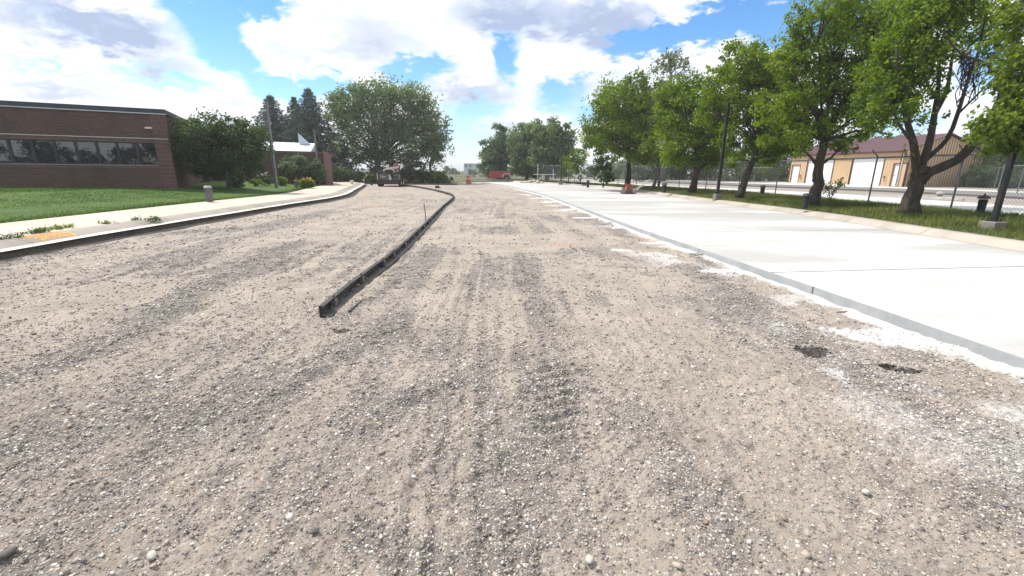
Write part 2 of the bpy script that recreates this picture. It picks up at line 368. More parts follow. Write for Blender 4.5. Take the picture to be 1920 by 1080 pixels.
def build_stones():
    Vs, Fs, Cs, o = [], [], [], 0
    for (y0, y1, dens, smin, smax, pw) in [(.9, 2.4, 11500, .0026, .0095, 1.9), (2.4, 4.5, 5200, .0038, .0125, 2.1), (4.5, 9, 1100, .0065, .0155, 2.4), (9, 16, 130, .011, .024, 2.4), (16, 30, 10, .018, .034, 2.4), (.9, 6, 40, .009, .019, 2.6)]:
        xr = 1.5*y1+.3; x0, x1 = max(-xr, -9.2), min(xr, 4.5); N = int((y1-y0)*(x1-x0)*dens)
        x = RNG.uniform(x0, x1, N); y = RNG.uniform(y0, y1, N)
        g_, w, s_, rd = ground_attr(x, y)
        ok = (np.abs(x) < 1.45*np.maximum(y, 1.3)+.2) & (RNG.uniform(0, 1, N) < .22+.95*g_-.35*w) & (x < np.interp(y, SLABL[:, 1], SLABL[:, 0])-.05)
        ok &= x > np.interp(y, LEFT[:, 1], LEFT[:, 0])+.1
        x, y = x[ok], y[ok]; n = len(x)
        u = RNG.uniform(0, 1, n); s = smin*(1-u*(1-(smin/smax)**pw))**(-1/pw)
        V, F, C = stones(x, y, s*1.15); dk_ = np.repeat(s_[ok], 12) > .35; C[dk_] = C[dk_]*.22; wh_ = np.repeat(w[ok], 12)[:, None]; C = C*(1-.5*wh_)+.3*wh_
        Vs.append(V); Fs.append(F+o); Cs.append(C); o += len(V)
    for lst, nn, s0, s1, tone in ((STAIN[:3], 130, .004, .013, .035), (SPILL[:2]+SPILL[15:17], 170, .003, .010, .58)):
        for (p, rx, ry, *_) in lst:
            cx, cy, _z = at(*p, 0); a_ = RNG.uniform(0, 6.283, nn); r_ = np.sqrt(RNG.uniform(0, 1.3, nn)); x = cx+r_*rx*np.cos(a_); y = cy+r_*ry*np.sin(a_)
            V, F, C = stones(x, y, RNG.uniform(s0, s1, nn)); C = np.repeat(RNG.uniform(.6, 1.3, nn), 12)[:, None]*tone*np.array([1.1, .97, .86])
            Vs.append(V); Fs.append(F+o); Cs.append(np.clip(C, 0, .75)); o += len(V)
    me = np_mesh('loose_gravel', np.concatenate(Vs), np.concatenate(Fs), np.concatenate(Cs), smooth=False)
    tag(link('loose_gravel', me, attr_mat('pebble')), 'grey and tan crushed stones strewn over the stripped road bed', 'gravel', kind='stuff')
build_stones()
ROCK = surf('field_stone', (.50, .47, .42), (.38, .35, .31), 30, .85, bump=.4, bscale=60)
ROCKD = surf('dark_stone', (.10, .095, .09), (.16, .15, .14), 30, .85, bump=.4, bscale=60)
for px, py, s, mt, lab in [(176, 792, .032, ROCK, 'flat pale stone lying alone on the dark gravel band at left'), (8, 1044, .05, ROCKD, 'dark lump of rock at the lower left edge of the gravel'),
                           (1106, 1048, .033, ROCK, 'chunky cream stone at the bottom of the road bed'), (1624, 920, .036, ROCK, 'pale angular rock on the right hand gravel'),
                           (590, 996, .03, ROCKD, 'slate coloured stone in the gravel near the bottom'), (288, 1047, .036, ROCK, 'rounded tan cobble in the lower left gravel')]:
    x, y, _ = at(px, py, 0.02); V, F = ICO
    P = V*(1+RNG.normal(0, .2, (12, 1)))*np.array([1.2, .9, .62]); P = P*s*.8
    me = np_mesh('rock', P, F); o = link('rock', me, mt)
    sb = o.modifiers.new('round', 'SUBSURF'); sb.levels = 1; sb.render_levels = 1
    o.location = (x, y, float(height(np.array([x]), np.array([y]), np.array([.004]))[0])+s*.45); o.rotation_euler = (0, 0, random.uniform(0, 6))
    tag(o, lab, 'rock')

# ---------------------------------------------------------------- concrete slab, curbs, walk, lawn, yard
def concrete(name, c1, c2, joint=0, dark=.6, scale=.8):
    m, nt, out = new_mat(name); b = NB(nt)
    pos = b.n('ShaderNodeNewGeometry').outputs['Position']
    n1 = b.noise(b.scalev(pos, (.24 if joint > 4.5 else .45, .85 if joint > 4.5 else 1, 1)), scale, 6, .6); n2 = b.noise(pos, 9, 6, .7); n3 = b.noise(pos, 120, 3, .7)
    col = b.mix(b.ramp(n1, *((.38, .56) if joint > 4.5 else (.38, .62))), c1, c2)
    col = b.mix(b.math('MULTIPLY', b.ramp(n2, .4, .75), .25), col, tuple(x*.7 for x in c2))
    col = b.mix(b.math('MULTIPLY', b.ramp(n3, .55, .75), .3), col, tuple(x*.6 for x in c2))
    if joint:
        uv = b.n('ShaderNodeUVMap').outputs[0]; s = b.n('ShaderNodeSeparateXYZ'); b.l(uv, s.inputs[0])
        fr = b.math('ABSOLUTE', b.math('SUBTRACT', b.math('FRACT', b.math('DIVIDE', s.outputs[0], joint)), .5))
        k = b.math('LESS_THAN', fr, (.028 if joint > 4.5 else .014)/joint)
        col = b.mix(k, col, tuple(x*dark for x in c2))
    p = b.n('ShaderNodeBsdfPrincipled'); b.l(col, p.inputs['Base Color']); p.inputs['Roughness'].default_value = .85; p.inputs['Specular IOR Level'].default_value = .25
    bn = b.n('ShaderNodeBump'); bn.inputs['Strength'].default_value = .25; bn.inputs['Distance'].default_value = .01
    b.l(n3, bn.inputs['Height']); b.l(bn.outputs[0], p.inputs['Normal']); b.l(p.outputs[0], out.inputs[0])
    return m
def set_uv(me, U):
    uv = me.uv_layers.new(name='UVMap'); li = np.empty(len(me.loops), np.int32); me.loops.foreach_get('vertex_index', li)
    uv.data.foreach_set('uv', np.asarray(U, np.float32)[li].ravel())
def strip(name, rows, mat, kind='structure', smooth=False):
    V, F = loft(rows); me = np_mesh(name, V, F, smooth=smooth)
    L = np.r_[0, np.cumsum(np.linalg.norm(np.diff(rows[0][:, :2], axis=0), axis=1))]
    U = np.concatenate([np.column_stack([L, np.full(len(L), i)]) for i in range(len(rows))]); set_uv(me, U)
    o = link(name, me, mat); tag(o, kind=kind); return o
CONC_NEW = concrete('new_concrete', (.60, .59, .575), (.40, .39, .37), 4.6, .5, .42)
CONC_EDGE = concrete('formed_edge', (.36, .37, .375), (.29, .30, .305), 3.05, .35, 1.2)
CONC_OLD = concrete('weathered_concrete', (.46, .41, .35), (.38, .335, .285), 3.0, .45, 1.0)
CONC_WALK = concrete('walk_concrete', (.54, .475, .395), (.47, .41, .34), 1.5, .75, .8)
N = 260; a_ = resample(SLABL, N); b2 = resample(SLABR, N)
rows = [z_(a_*(1-t)+b2*t, .13) for t in np.linspace(0, 1, 9)]
strip('concrete_slab', rows, CONC_NEW)
e0 = a_; e1 = offset(a_, .004)
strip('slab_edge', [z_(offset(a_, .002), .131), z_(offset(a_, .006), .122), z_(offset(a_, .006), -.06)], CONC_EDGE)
# right curb (rolled) along the slab
c0 = resample(SLABR, 220); n_ = -1
def off_r(d): return offset(c0, -d)
strip('right_curb', [z_(off_r(-.01), .134), z_(off_r(.08), .145), z_(off_r(.22), .235), z_(off_r(.32), .275), z_(off_r(.52), .285), z_(off_r(.55), .2)], CONC_OLD, smooth=False)
# island of grass between curb and fence
GR1 = surf('island_turf', (.065, .090, .024), (.105, .110, .042), 1.2, .95, bump=.6, bscale=40, world=True)
GR2 = surf('lawn_turf', (.045, .095, .016), (.075, .120, .022), .9, .95, bump=.5, bscale=50, world=True)
i0 = resample(off_r(.53), 160); i1 = resample(offset(FENCE, -.35), 160)
ISL = []
for t in np.linspace(0, 1, 8):
    p = i0*(1-t)+i1*t; ISL.append(z_(p, .27+.13*math.sin(min(1, t*1.4)*math.pi/2)+.02*np.sin(p[:, 1]*.7+t*5)))
strip('grass_island', ISL, GR1, smooth=True)
# left curb, gutter, walk, lawn
def off_l(d): return offset(LEFT, d)
wob = .035*(fbm(LEFT[:, 0], LEFT[:, 1], 1.3, 3, 77)-.5)
LE = LEFT+np.column_stack([wob*2, wob])
SOIL = surf('cut_soil', (.040, .034, .030), (.075, .064, .054), 6, .95, bump=1, bscale=25, world=True)
strip('left_cut_bank', [z_(offset(LE, .03), .150), z_(offset(LE, -.01), .08), z_(offset(LE, -.06), .035), z_(offset(LE, -.24), .016), z_(offset(LE, -.45), -.04)], SOIL)
strip('left_gutter', [z_(offset(LE, -.015), .155), z_(off_l(.16), .152), z_(off_l(.28), .158)], concrete('gutter_concrete', (.66, .62, .55), (.54, .50, .44), 3, .6, 1.5))
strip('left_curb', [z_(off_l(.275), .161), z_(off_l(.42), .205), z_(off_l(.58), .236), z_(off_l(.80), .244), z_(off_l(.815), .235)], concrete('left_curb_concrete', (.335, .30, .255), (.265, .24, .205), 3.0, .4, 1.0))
strip('sidewalk', [z_(off_l(.815), .238), z_(off_l(1.6), .25), z_(off_l(2.4), .26), z_(off_l(3.15), .27)], CONC_WALK)
BC = np.array([-17.58, 23.7]); WD = np.array([.898, .44]); WD = WD/np.linalg.norm(WD); SD = np.array([-WD[1], WD[0]])
LW = []
l0 = resample(off_l(3.12), 140)
for t in np.linspace(0, 1, 12):
    q = l0*(1-t)+(l0+np.array([-32, 10]))*t; d = np.linalg.norm(q-l0, axis=1)
    LW.append(z_(q, .285+.36*sstep(d, 0.2, 7.5)+.03*(fbm(q[:, 0], q[:, 1], .6, 2, 4)-.5)))
strip('lawn', LW, GR2, smooth=True)
def lawn_z(x, y):
    d = np.min(np.linalg.norm(l0[:, None, :]-np.stack([x, y], -1)[None], axis=2), axis=0); return .285+.36*sstep(d, .2, 7.5)
# base ground out to the horizon
GRD = surf('prairie', (.085, .095, .035), (.13, .12, .05), .02, .95, bump=.3, bscale=2, world=True)
g_ = MB(); g_.add([(-2500, -600, -.12), (2500, -600, -.12), (2500, 4000, -.12), (-2500, 4000, -.12)], [(0, 1, 2, 3)])
tag(g_.build('ground', GRD), kind='structure')
FARG = surf('far_grass', (.085, .092, .045), (.12, .112, .06), .25, .95, bump=.5, bscale=6, world=True)
fm = MB(); fm.add([(-60, 64.1, .06), (-7.5, 64.1, .06), (-3.5, 67, .16), (14, 67.5, .25), (60, 80, .5), (60, 150, .5), (-60, 150, .3)], [(0, 1, 2, 3, 4, 5, 6)])
tag(fm.build('far_verge', FARG), kind='structure')
ASPH = surf('old_asphalt', (.060, .058, .056), (.085, .082, .078), 1.5, .9, bump=.3, bscale=60, world=True)
cs = MB(); cs.bx((-34, 52.4, -.1), (-7.6, 64.0, .05)); tag(cs.build('cross_street', ASPH), kind='structure')
ck = MB(); ck.bx((-19.5, 51.9, -.05), (-6.4, 52.39, .12)); tag(ck.build('cross_street_kerb', surf('dark_kerb', (.10, .09, .08), (.06, .055, .05), 2, .9, world=True)), kind='structure')
# yard behind the fence
f0 = resample(offset(FENCE, -.36), 120)
YZ = lambda d: .40+.2*sstep(d, 3, 22)
def yard_rows(d0, d1, dz, n=4): return [np.column_stack([f0+np.array([1, .12])*dd, np.full(len(f0), float(YZ(np.array(dd)))+dz)]) for dd in np.linspace(d0, d1, n)]
YGRAV = surf('yard_gravel', (.36, .31, .265), (.28, .245, .215), .6, .95, bump=.6, bscale=30, world=True, fine=30)
strip('service_drive', yard_rows(-.02, 5.6, -.012, 4), concrete('drive_concrete', (.66, .65, .62), (.56, .55, .52), 4, .7, .4))
strip('yard_gravel', yard_rows(5.6, 75, -.016, 10), YGRAV)
dk = [np.column_stack([f0+np.array([1, .12])*dd, np.full(len(f0), .40+zz)]) for dd, zz in ((10.6, .02), (10.65, .16), (10.95, .16), (11.0, .02))]
strip('yard_kerb', dk, ASPH)
strip('yard_asphalt', yard_rows(11.0, 17.5, .006, 3), surf('grey_asphalt', (.17, .165, .155), (.22, .21, .195), .7, .92, bump=.3, bscale=40, world=True))
strip('yard_concrete', yard_rows(17.5, 20.5, .002, 3), concrete('pad_concrete', (.68, .66, .62), (.6, .58, .54), 5, .7, .5))

# ---------------------------------------------------------------- grass blades
GRASS_MAT = leaf_mat('grass_blade', (.050, .082, .014), (.23, .245, .075), .25, .7)
LAWN_MAT = leaf_mat('lawn_blade', (.038, .088, .014), (.125, .190, .034), .25, .7)
def blades(name, label, x, y, z, hmin, hmax, w, mat, tint):
    n = len(x); a = RNG.uniform(0, 6.283, n); h = RNG.uniform(hmin, hmax, n)*(.6+.8*fbm(x, y, .9, 3, 60)); lean = RNG.normal(0, .45, (n, 2))*h[:, None]
    dx = np.cos(a)*w/2; dy = np.sin(a)*w/2
    P = np.zeros((n, 3, 3)); P[:, 0] = np.stack([x-dx, y-dy, z], 1); P[:, 1] = np.stack([x+dx, y+dy, z], 1); P[:, 2] = np.stack([x+lean[:, 0], y+lean[:, 1], z+h], 1)
    T = np.repeat(np.clip(tint, 0, 1), 3)[:, None]*np.ones((1, 3))
    me = np_mesh(name, P.reshape(-1, 3), np.arange(3*n).reshape(-1, 3), T)
    tag(link(name, me, mat), label, 'grass', kind='stuff')
n = 170000
k = (RNG.uniform(0, 1, n)**1.5*150).astype(int); sel = (i0[k, 1] > 4); k = k[sel]; n = len(k)
t = RNG.uniform(0.0, 1, n); f = RNG.uniform(0, 1, n)[:, None]; k2 = np.minimum(k+1, 159)
p = (i0[k]*(1-f)+i0[k2]*f)*(1-t[:, None])+(i1[k]*(1-f)+i1[k2]*f)*t[:, None]
zz = .27+.13*np.sin(np.minimum(1, t*1.4)*math.pi/2)-.01
tt = np.clip(fbm(p[:, 0], p[:, 1], .8, 3, 21)*1.5-.35+RNG.normal(0, .18, n)+.25*(t < .12), 0, 1)
blades('long_grass', 'unmown grass growing on the island between right curb and fence', p[:, 0], p[:, 1], zz, .05, .2, .022, GRASS_MAT, tt)
n = 190000
k = (RNG.uniform(0, 1, n)**1.2*110).astype(int)+10; k = k[(l0[np.minimum(k, 138), 1] > 5)]; k = np.minimum(k, 138); n = len(k)
d = RNG.uniform(0, 1, n)**1.4*16; f = RNG.uniform(0, 1, n)[:, None]
p = l0[k]*(1-f)+l0[k+1]*f+np.array([-.954, .298])*d[:, None]
ok = ((p-BC) @ (-SD) > .1) | (p[:, 0] > -17.5); p = p[ok]; n = len(p)
cx = np.min(np.abs(p[:, 1:2]-l0[None, :, 1]), axis=1)
zl = np.concatenate([lawn_z(q[:, 0], q[:, 1]) for q in np.array_split(p, 40)])-.01
tt = np.clip(fbm(p[:, 0], p[:, 1]*2.2, .7, 3, 22)*1.7-.4+RNG.normal(0, .15, n), 0, 1)
blades('lawn_grass', 'mown green lawn between the sidewalk and the brick building', p[:, 0], p[:, 1], zl, .03, .075, .03, LAWN_MAT, tt)
#PART2
# ---------------------------------------------------------------- brick buildings on the left
def brick_mat(name, c1, c2, mortar, bw=.21, bh=.068, off=.5, rot=False):
    m, nt, out = new_mat(name); b = NB(nt)
    o = b.n('ShaderNodeTexCoord').outputs['Object']; s = b.n('ShaderNodeSeparateXYZ'); b.l(o, s.inputs[0])
    cv = b.n('ShaderNodeCombineXYZ'); h = b.math('ADD', s.outputs[0], s.outputs[1])
    b.l(s.outputs[2] if rot else h, cv.inputs[0]); b.l(h if rot else s.outputs[2], cv.inputs[1])
    bt = b.n('ShaderNodeTexBrick'); b.l(cv.outputs[0], bt.inputs['Vector']); bt.offset = off
    bt.inputs['Color1'].default_value = (*c1, 1); bt.inputs['Color2'].default_value = (*c2, 1); bt.inputs['Mortar'].default_value = (*mortar, 1)
    bt.inputs['Scale'].default_value = 1; bt.inputs['Mortar Size'].default_value = .007; bt.inputs['Brick Width'].default_value = bw; bt.inputs['Row Height'].default_value = bh
    col = b.mix(b.math('MULTIPLY', b.ramp(b.noise(o, .9, 5, .65), .4, .7), .35), bt.outputs['Color'], tuple(x*.6 for x in c2))
    p = b.n('ShaderNodeBsdfPrincipled'); b.l(col, p.inputs['Base Color']); p.inputs['Roughness'].default_value = .85; p.inputs['Specular IOR Level'].default_value = .2
    bn = b.n('ShaderNodeBump'); bn.inputs['Strength'].default_value = .5; bn.inputs['Distance'].default_value = .006; bn.invert = True
    b.l(bt.outputs['Fac'], bn.inputs['Height']); b.l(bn.outputs[0], p.inputs['Normal']); b.l(p.outputs[0], out.inputs[0]); return m
BRICK = brick_mat('red_brick', (.122, .063, .050), (.086, .044, .037), (.15, .12, .105))
BRICKS = brick_mat('soldier_brick', (.135, .062, .049), (.10, .046, .038), (.23, .195, .17), .205, .072, 0, True)
METB = surf('dark_fascia', (.055, .065, .085), (.045, .05, .065), 3, .45, .3)
TRIMW = surf('pale_trim', (.68, .66, .66), (.6, .58, .58), 5, .6)
FRAMED = surf('window_frame_metal', (.055, .050, .048), (.04, .037, .035), 5, .4, .5)
def glass_mat(name, col, rough=.02):
    m, nt, out = new_mat(name); b = NB(nt); p = b.n('ShaderNodeBsdfPrincipled')
    p.inputs['Base Color'].default_value = (*col, 1); p.inputs['Roughness'].default_value = rough; p.inputs['Specular IOR Level'].default_value = .5; p.inputs['IOR'].default_value = 2.0
    o = b.n('ShaderNodeTexCoord').outputs['Object']
    bn = b.n('ShaderNodeBump'); bn.inputs['Strength'].default_value = .05; bn.inputs['Distance'].default_value = .03
    b.l(b.noise(o, 1.6, 2, .5), bn.inputs['Height']); b.l(bn.outputs[0], p.inputs['Normal']); b.l(p.outputs[0], out.inputs[0]); return m
GLASS = glass_mat('tinted_glass', (.010, .012, .016))
RZB = math.atan2(WD[1], WD[0])
bd = thing('brick_building', 'large dark red brick building with a long band of tinted windows behind the lawn', 'building', (BC[0], BC[1], .58), RZB)
m = MB(); WL = -15.0
m.bx((WL, 0, -.3), (-.60, .3, 1.10)); m.bx((WL, 0, 2.22), (-.60, .3, 3.60)); m.bx((WL, 0, 1.10), (-13.80, .3, 2.22))
m.bx((-.3, .302, -.3), (0, 13.4, 3.60)); m.bx((WL, 13.1, -.3), (-.302, 13.39, 3.6)); m.bx((WL, .302, -.3), (WL+.3, 13.09, 3.6))
m.build('wall', BRICK, bd)
m = MB(); m.bx((-.598, -.012, -.3), (.012, .30, 3.60)); m.build('corner_pier', BRICKS, bd)
m = MB(); m.bx((WL, -.010, .94), (-.60, .0, 1.09)); m.bx((WL, -.010, 2.225), (-.60, 0, 2.40)); m.build('soldier_course', BRICKS, bd)
m = MB(); m.bx((WL-.05, -.07, 3.605), (.07, 13.5, 3.84)); m.build('roof_fascia', METB, bd, bevel=.01)
m = MB(); m.bx((WL, -.085, 3.585), (.085, -.062, 3.622)); m.build('fascia_trim', TRIMW, bd)
m = MB(); m.bx((WL, -.03, 2.405), (.014, -.002, 2.432)); m.build('wall_trim', TRIMW, bd)
m = MB(); m.bx((WL, -.06, 1.095), (-.60, .14, 1.13)); m.build('window_sill', surf('sill', (.33, .32, .33), (.26, .25, .26), 5, .5), bd)
PW = .775
for k in range(17):
    xa = -.60-(k+1)*PW; xb = -.60-k*PW
    f = MB()
    for (p, q) in (((xa, .06, 1.13), (xa+.05, .20, 2.22)), ((xb-.05, .06, 1.13), (xb, .20, 2.22)), ((xa+.05, .06, 1.13), (xb-.05, .20, 1.18)), ((xa+.05, .06, 2.17), (xb-.05, .20, 2.22))): f.bx(p, q)
    fo = f.build('window', FRAMED, bd)
    g_ = MB(); g_.bx((xa+.05, .13, 1.18), (xb-.05, .145, 2.17)); g_.build('pane', GLASS, fo)
m = MB(); m.prism([(0, 2.98), (-.16, 2.95), (-.20, 2.88), (-.02, 2.88)], -.86, -.58); m.build('wall_light', surf('lamp_housing', (.62, .58, .52), None, 5, .5), bd, bevel=.01)
m = MB(); m.bx((WL+.3, .3, 3.3), (-.3, 13.1, 3.4)); m.build('roof', surf('roof_membrane', (.2, .2, .2)), bd)

wg = thing('brick_wing', 'low brick entrance wing with white metal roof and end pillar beside the spruces', 'building', (-15.88, 40.06, .35), RZB)
m = MB(); m.bx((-9.3, 0, -.3), (-.6, .3, 2.50)); m.bx((-.9, .302, -.3), (-.6, 7, 2.50)); m.bx((-9.3, 6.7, -.3), (-.902, 7, 2.5)); m.build('wall', BRICK, wg)
m = MB(); m.bx((-9.3, -.05, 2.502), (-.52, .36, 2.70)); m.bx((-.95, .362, 2.502), (-.52, 7.05, 2.70)); m.build('coping', surf('brown_coping', (.13, .085, .065), None, 4, .6), wg)
m = MB()
m.add([(-.6, -.30, -.3), (.0, -.30, -.3), (.0, .55, -.3), (-.6, .55, -.3), (-.6, -.30, 2.72), (-.22, -.30, 2.72), (.0, -.30, 2.45), (-.6, .55, 2.72), (-.22, .55, 2.72), (.0, .55, 2.45)],
      [(0, 1, 6, 5, 4), (2, 3, 7, 8, 9), (1, 2, 9, 6), (3, 0, 4, 7), (4, 5, 8, 7), (5, 6, 9, 8), (0, 3, 2, 1)])
m.build('pillar', brick_mat('pillar_brick', (.24, .115, .085), (.19, .085, .066), (.28, .23, .2)), wg)
WMET = surf('white_metal', (.74, .77, .80), (.66, .69, .72), 2, .4)
m = MB(); m.add([(-9, 1.0, 2.72), (-1.5, 1.0, 2.72), (-.95, 3.6, 3.55), (-9, 3.6, 3.55), (-9, 6, 2.72), (-.9, 6, 2.72)], [(0, 1, 2, 3), (3, 2, 5, 4), (1, 5, 2)])
for k in range(18):
    x = -9+k*.42
    m.tube([(x, 1.0, 2.74), (x, 3.6, 3.57)], .018, 4)
m.build('metal_roof', WMET, wg)
m = MB(); m.prism([(-2.3, 3.4), (-2.3, 4.36), (-1.35, 3.4)], 3.0, 3.7, 'y'); m.build('skylight', surf('skylight_metal', (.55, .62, .68), (.5, .57, .63), 2, .3), wg)
m = MB(); m.bx((-7.9, -.12, 1.45), (-7.72, 0, 1.85)); m.build('wall_lantern', TRIMW, wg)
m = MB(); m.bx((-8.9, -.02, 0), (-7.95, .02, 2.05)); m.build('door', FRAMED, wg)

# ---------------------------------------------------------------- metal garage on the right
G0 = np.array([35.7, 42.4]); GA = np.array([33.5, 55.6]); GX = (G0-GA)/np.linalg.norm(G0-GA); RZG = math.atan2(GX[1], GX[0])
GYv = np.array([-GX[1], GX[0]]); GL = float(np.linalg.norm(G0-GA)); GZ = .58
def on_front(px, py):                       # local (x, z) of a point of the long wall
    d = ray(px, py); o = np.array([0.0, 0.0]); dd = np.array(d[:2]); t = ((G0-o) @ GYv)/(dd @ GYv)
    P = dd*t; return float((P-G0) @ GX), EYE+d[2]*t-GZ
TAN = surf('tan_siding', (.66, .46, .28), (.60, .415, .25), 1, .55)
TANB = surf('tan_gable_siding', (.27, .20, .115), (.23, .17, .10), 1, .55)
MAROON = surf('maroon_metal', (.16, .085, .095), (.135, .072, .08), 1.2, .42, .2)
BROWN = surf('brown_trim', (.085, .045, .035), None, 3, .5)
DOORW = surf('white_door', (.86, .86, .84), (.83, .83, .81), 2, .45)
gr = thing('metal_garage', 'tan metal garage with maroon roof and white doors beyond the fence', 'garage', (G0[0], G0[1], GZ), RZG)
EV = 3.22; DP = 9.0; RG = 4.75
drs = []
for (a, b_) in (((1481.5, 342), (1495.5, 342)), ((1508.5, 343), (1556, 344)), ((1591, 344), (1648.5, 346)), ((1669, 347), (1691.5, 348))):
    drs.append((on_front(*a)[0], on_front(*b_)[0]))
tops = [2.05, 2.62, 2.62, 2.05]
m = MB(); xs = -GL
for (a, b_), t in zip(drs, tops):
    m.bx((xs, 0, 0), (a, .2, EV)); m.bx((a, 0, t), (b_, .2, EV)); xs = b_
m.bx((xs, 0, 0), (0, .2, EV))
xr = -GL+.15
while xr < -.1:
    hit = [(t) for (a, b_), t in zip(drs, tops) if a-.12 < xr < b_+.12]
    m.bx((xr-.02, -.025, (hit[0]+.13) if hit else 0), (xr+.02, .0, EV-.06)); xr += .29
m.bx((-GL, DP-.2, 0), (0, DP, EV)); m.bx((-GL, .2, 0), (-GL+.2, DP-.2, EV))
m.build('wall', TAN, gr)
m = MB()
m.add([(-.2, .21, 0), (0, .21, 0), (0, DP-.21, 0), (-.2, DP-.21, 0), (-.2, .21, EV), (0, .21, EV), (0, DP-.21, EV), (-.2, DP-.21, EV), (-.2, DP/2, RG-.05), (0, DP/2, RG-.05)],
      [(0, 4, 8, 7, 3), (1, 2, 6, 9, 5), (0, 1, 5, 4), (2, 3, 7, 6), (4, 5, 9, 8), (6, 7, 8, 9)])
y = .35
while y < DP-.3:
    zt = EV+(RG-EV)*(1-abs(y-DP/2)/(DP/2))-.12
    m.cur = 1; m.bx((0, y-.075, 0), (.05, y+.075, zt)); y += .30
m.build('gable_wall', [TANB, TAN], gr)
m = MB()
for s in (0, 1):
    y0, y1 = (-.35, DP/2) if s == 0 else (DP+.35, DP/2); sl_ = (RG-EV)/(DP/2); z0 = EV-sl_*.35+.06; z1 = RG+.06
    m.add([(-GL-.3, y0, z0), (.3, y0, z0), (.3, y1, z1), (-GL-.3, y1, z1), (-GL-.3, y0, z0-.08), (.3, y0, z0-.08), (.3, y1, z1-.08), (-GL-.3, y1, z1-.08)],
          [(0, 1, 2, 3), (7, 6, 5, 4), (0, 4, 5, 1), (1, 5, 6, 2), (0, 3, 7, 4)])
    x = -GL-.1
    while x < .3:
        m.tube([(x, y0, z0+.012), (x, y1, z1+.012)], .022, 4); x += .30
m.build('roof', MAROON, gr)
m = MB(); m.bx((-GL-.3, -.375, EV-.19), (.3, -.352, EV-.01)); m.bx((.0, -.04, 0), (.05, .30, EV)); m.bx((-.10, -.03, 0), (-.0, .0, EV-.2)); m.bx((-GL-.02, -.04, 0), (-GL+.12, .0, EV-.2)); m.build('trim', BROWN, gr)
m = MB(); m.tube([(.10, -.06, EV-.25), (.10, -.06, .1), (.16, -.25, .04)], .05, 8); m.build('downspout', TRIMW, gr)
for k, ((a, b_), t) in enumerate(zip(drs, tops)):
    f = MB(); w_ = .10 if t > 2.3 else .06
    f.bx((a-w_, -.035, 0), (a, .12, t+w_)); f.bx((b_, -.035, 0), (b_+w_, .12, t+w_)); f.bx((a, -.035, t), (b_, .12, t+w_))
    d_ = MB(); d_.bx((a, .09, .02), (b_, .13, t))
    if t > 2.3:
        for q in range(1, 5): d_.bx((a, .082, t*q/5+.01), (b_, .0895, t*q/5+.035))
        do = d_.build('garage_door', DOORW, gr)
    else:
        do = d_.build('entry_door', DOORW, gr); h_ = MB(); h_.tube([(a+.12 if k else b_-.12, .09, 1.0), (a+.12 if k else b_-.12, .03, 1.0), (a+.24 if k else b_-.24, .03, 1.0)], .018, 6); h_.build('handle', FRAMED, do)
    f.build('door_frame', BROWN, do)
xl, zl_ = on_front(1583, 292)
m = MB(); m.bx((xl-.22, -.22, zl_-.12), (xl+.22, -.0, zl_+.1)); m.build('wall_light', surf('flood_lamp', (.6, .5, .36), None, 4, .5), gr, bevel=.03)
for px in (1501.5, 1660):
    xl, zl_ = on_front(px, 335); m = MB(); m.tube([(xl, -.03, .85), (xl, -.14, .85), (xl, -.14, .55), (xl+.1, -.14, .5)], .03, 6); m.cyl((xl, -.18, .85), .09, .04, 10, axis='y'); m.build('wall_tap', FRAMED, gr)
ap = MB(); q = [G0-GX*(GL+.6), G0+GX*.3, G0+GX*.3-GYv*4.6, G0-GX*(GL+.6)-GYv*3.2]
ap.add([(p[0], p[1], .598) for p in q]+[(p[0], p[1], .3) for p in q], [(0, 1, 2, 3), (4, 7, 6, 5), (0, 4, 5, 1), (1, 5, 6, 2), (2, 6, 7, 3), (3, 7, 4, 0)])
tag(ap.build('garage_apron', concrete('apron_concrete', (.68, .67, .64), (.6, .58, .56), 0)), kind='structure')
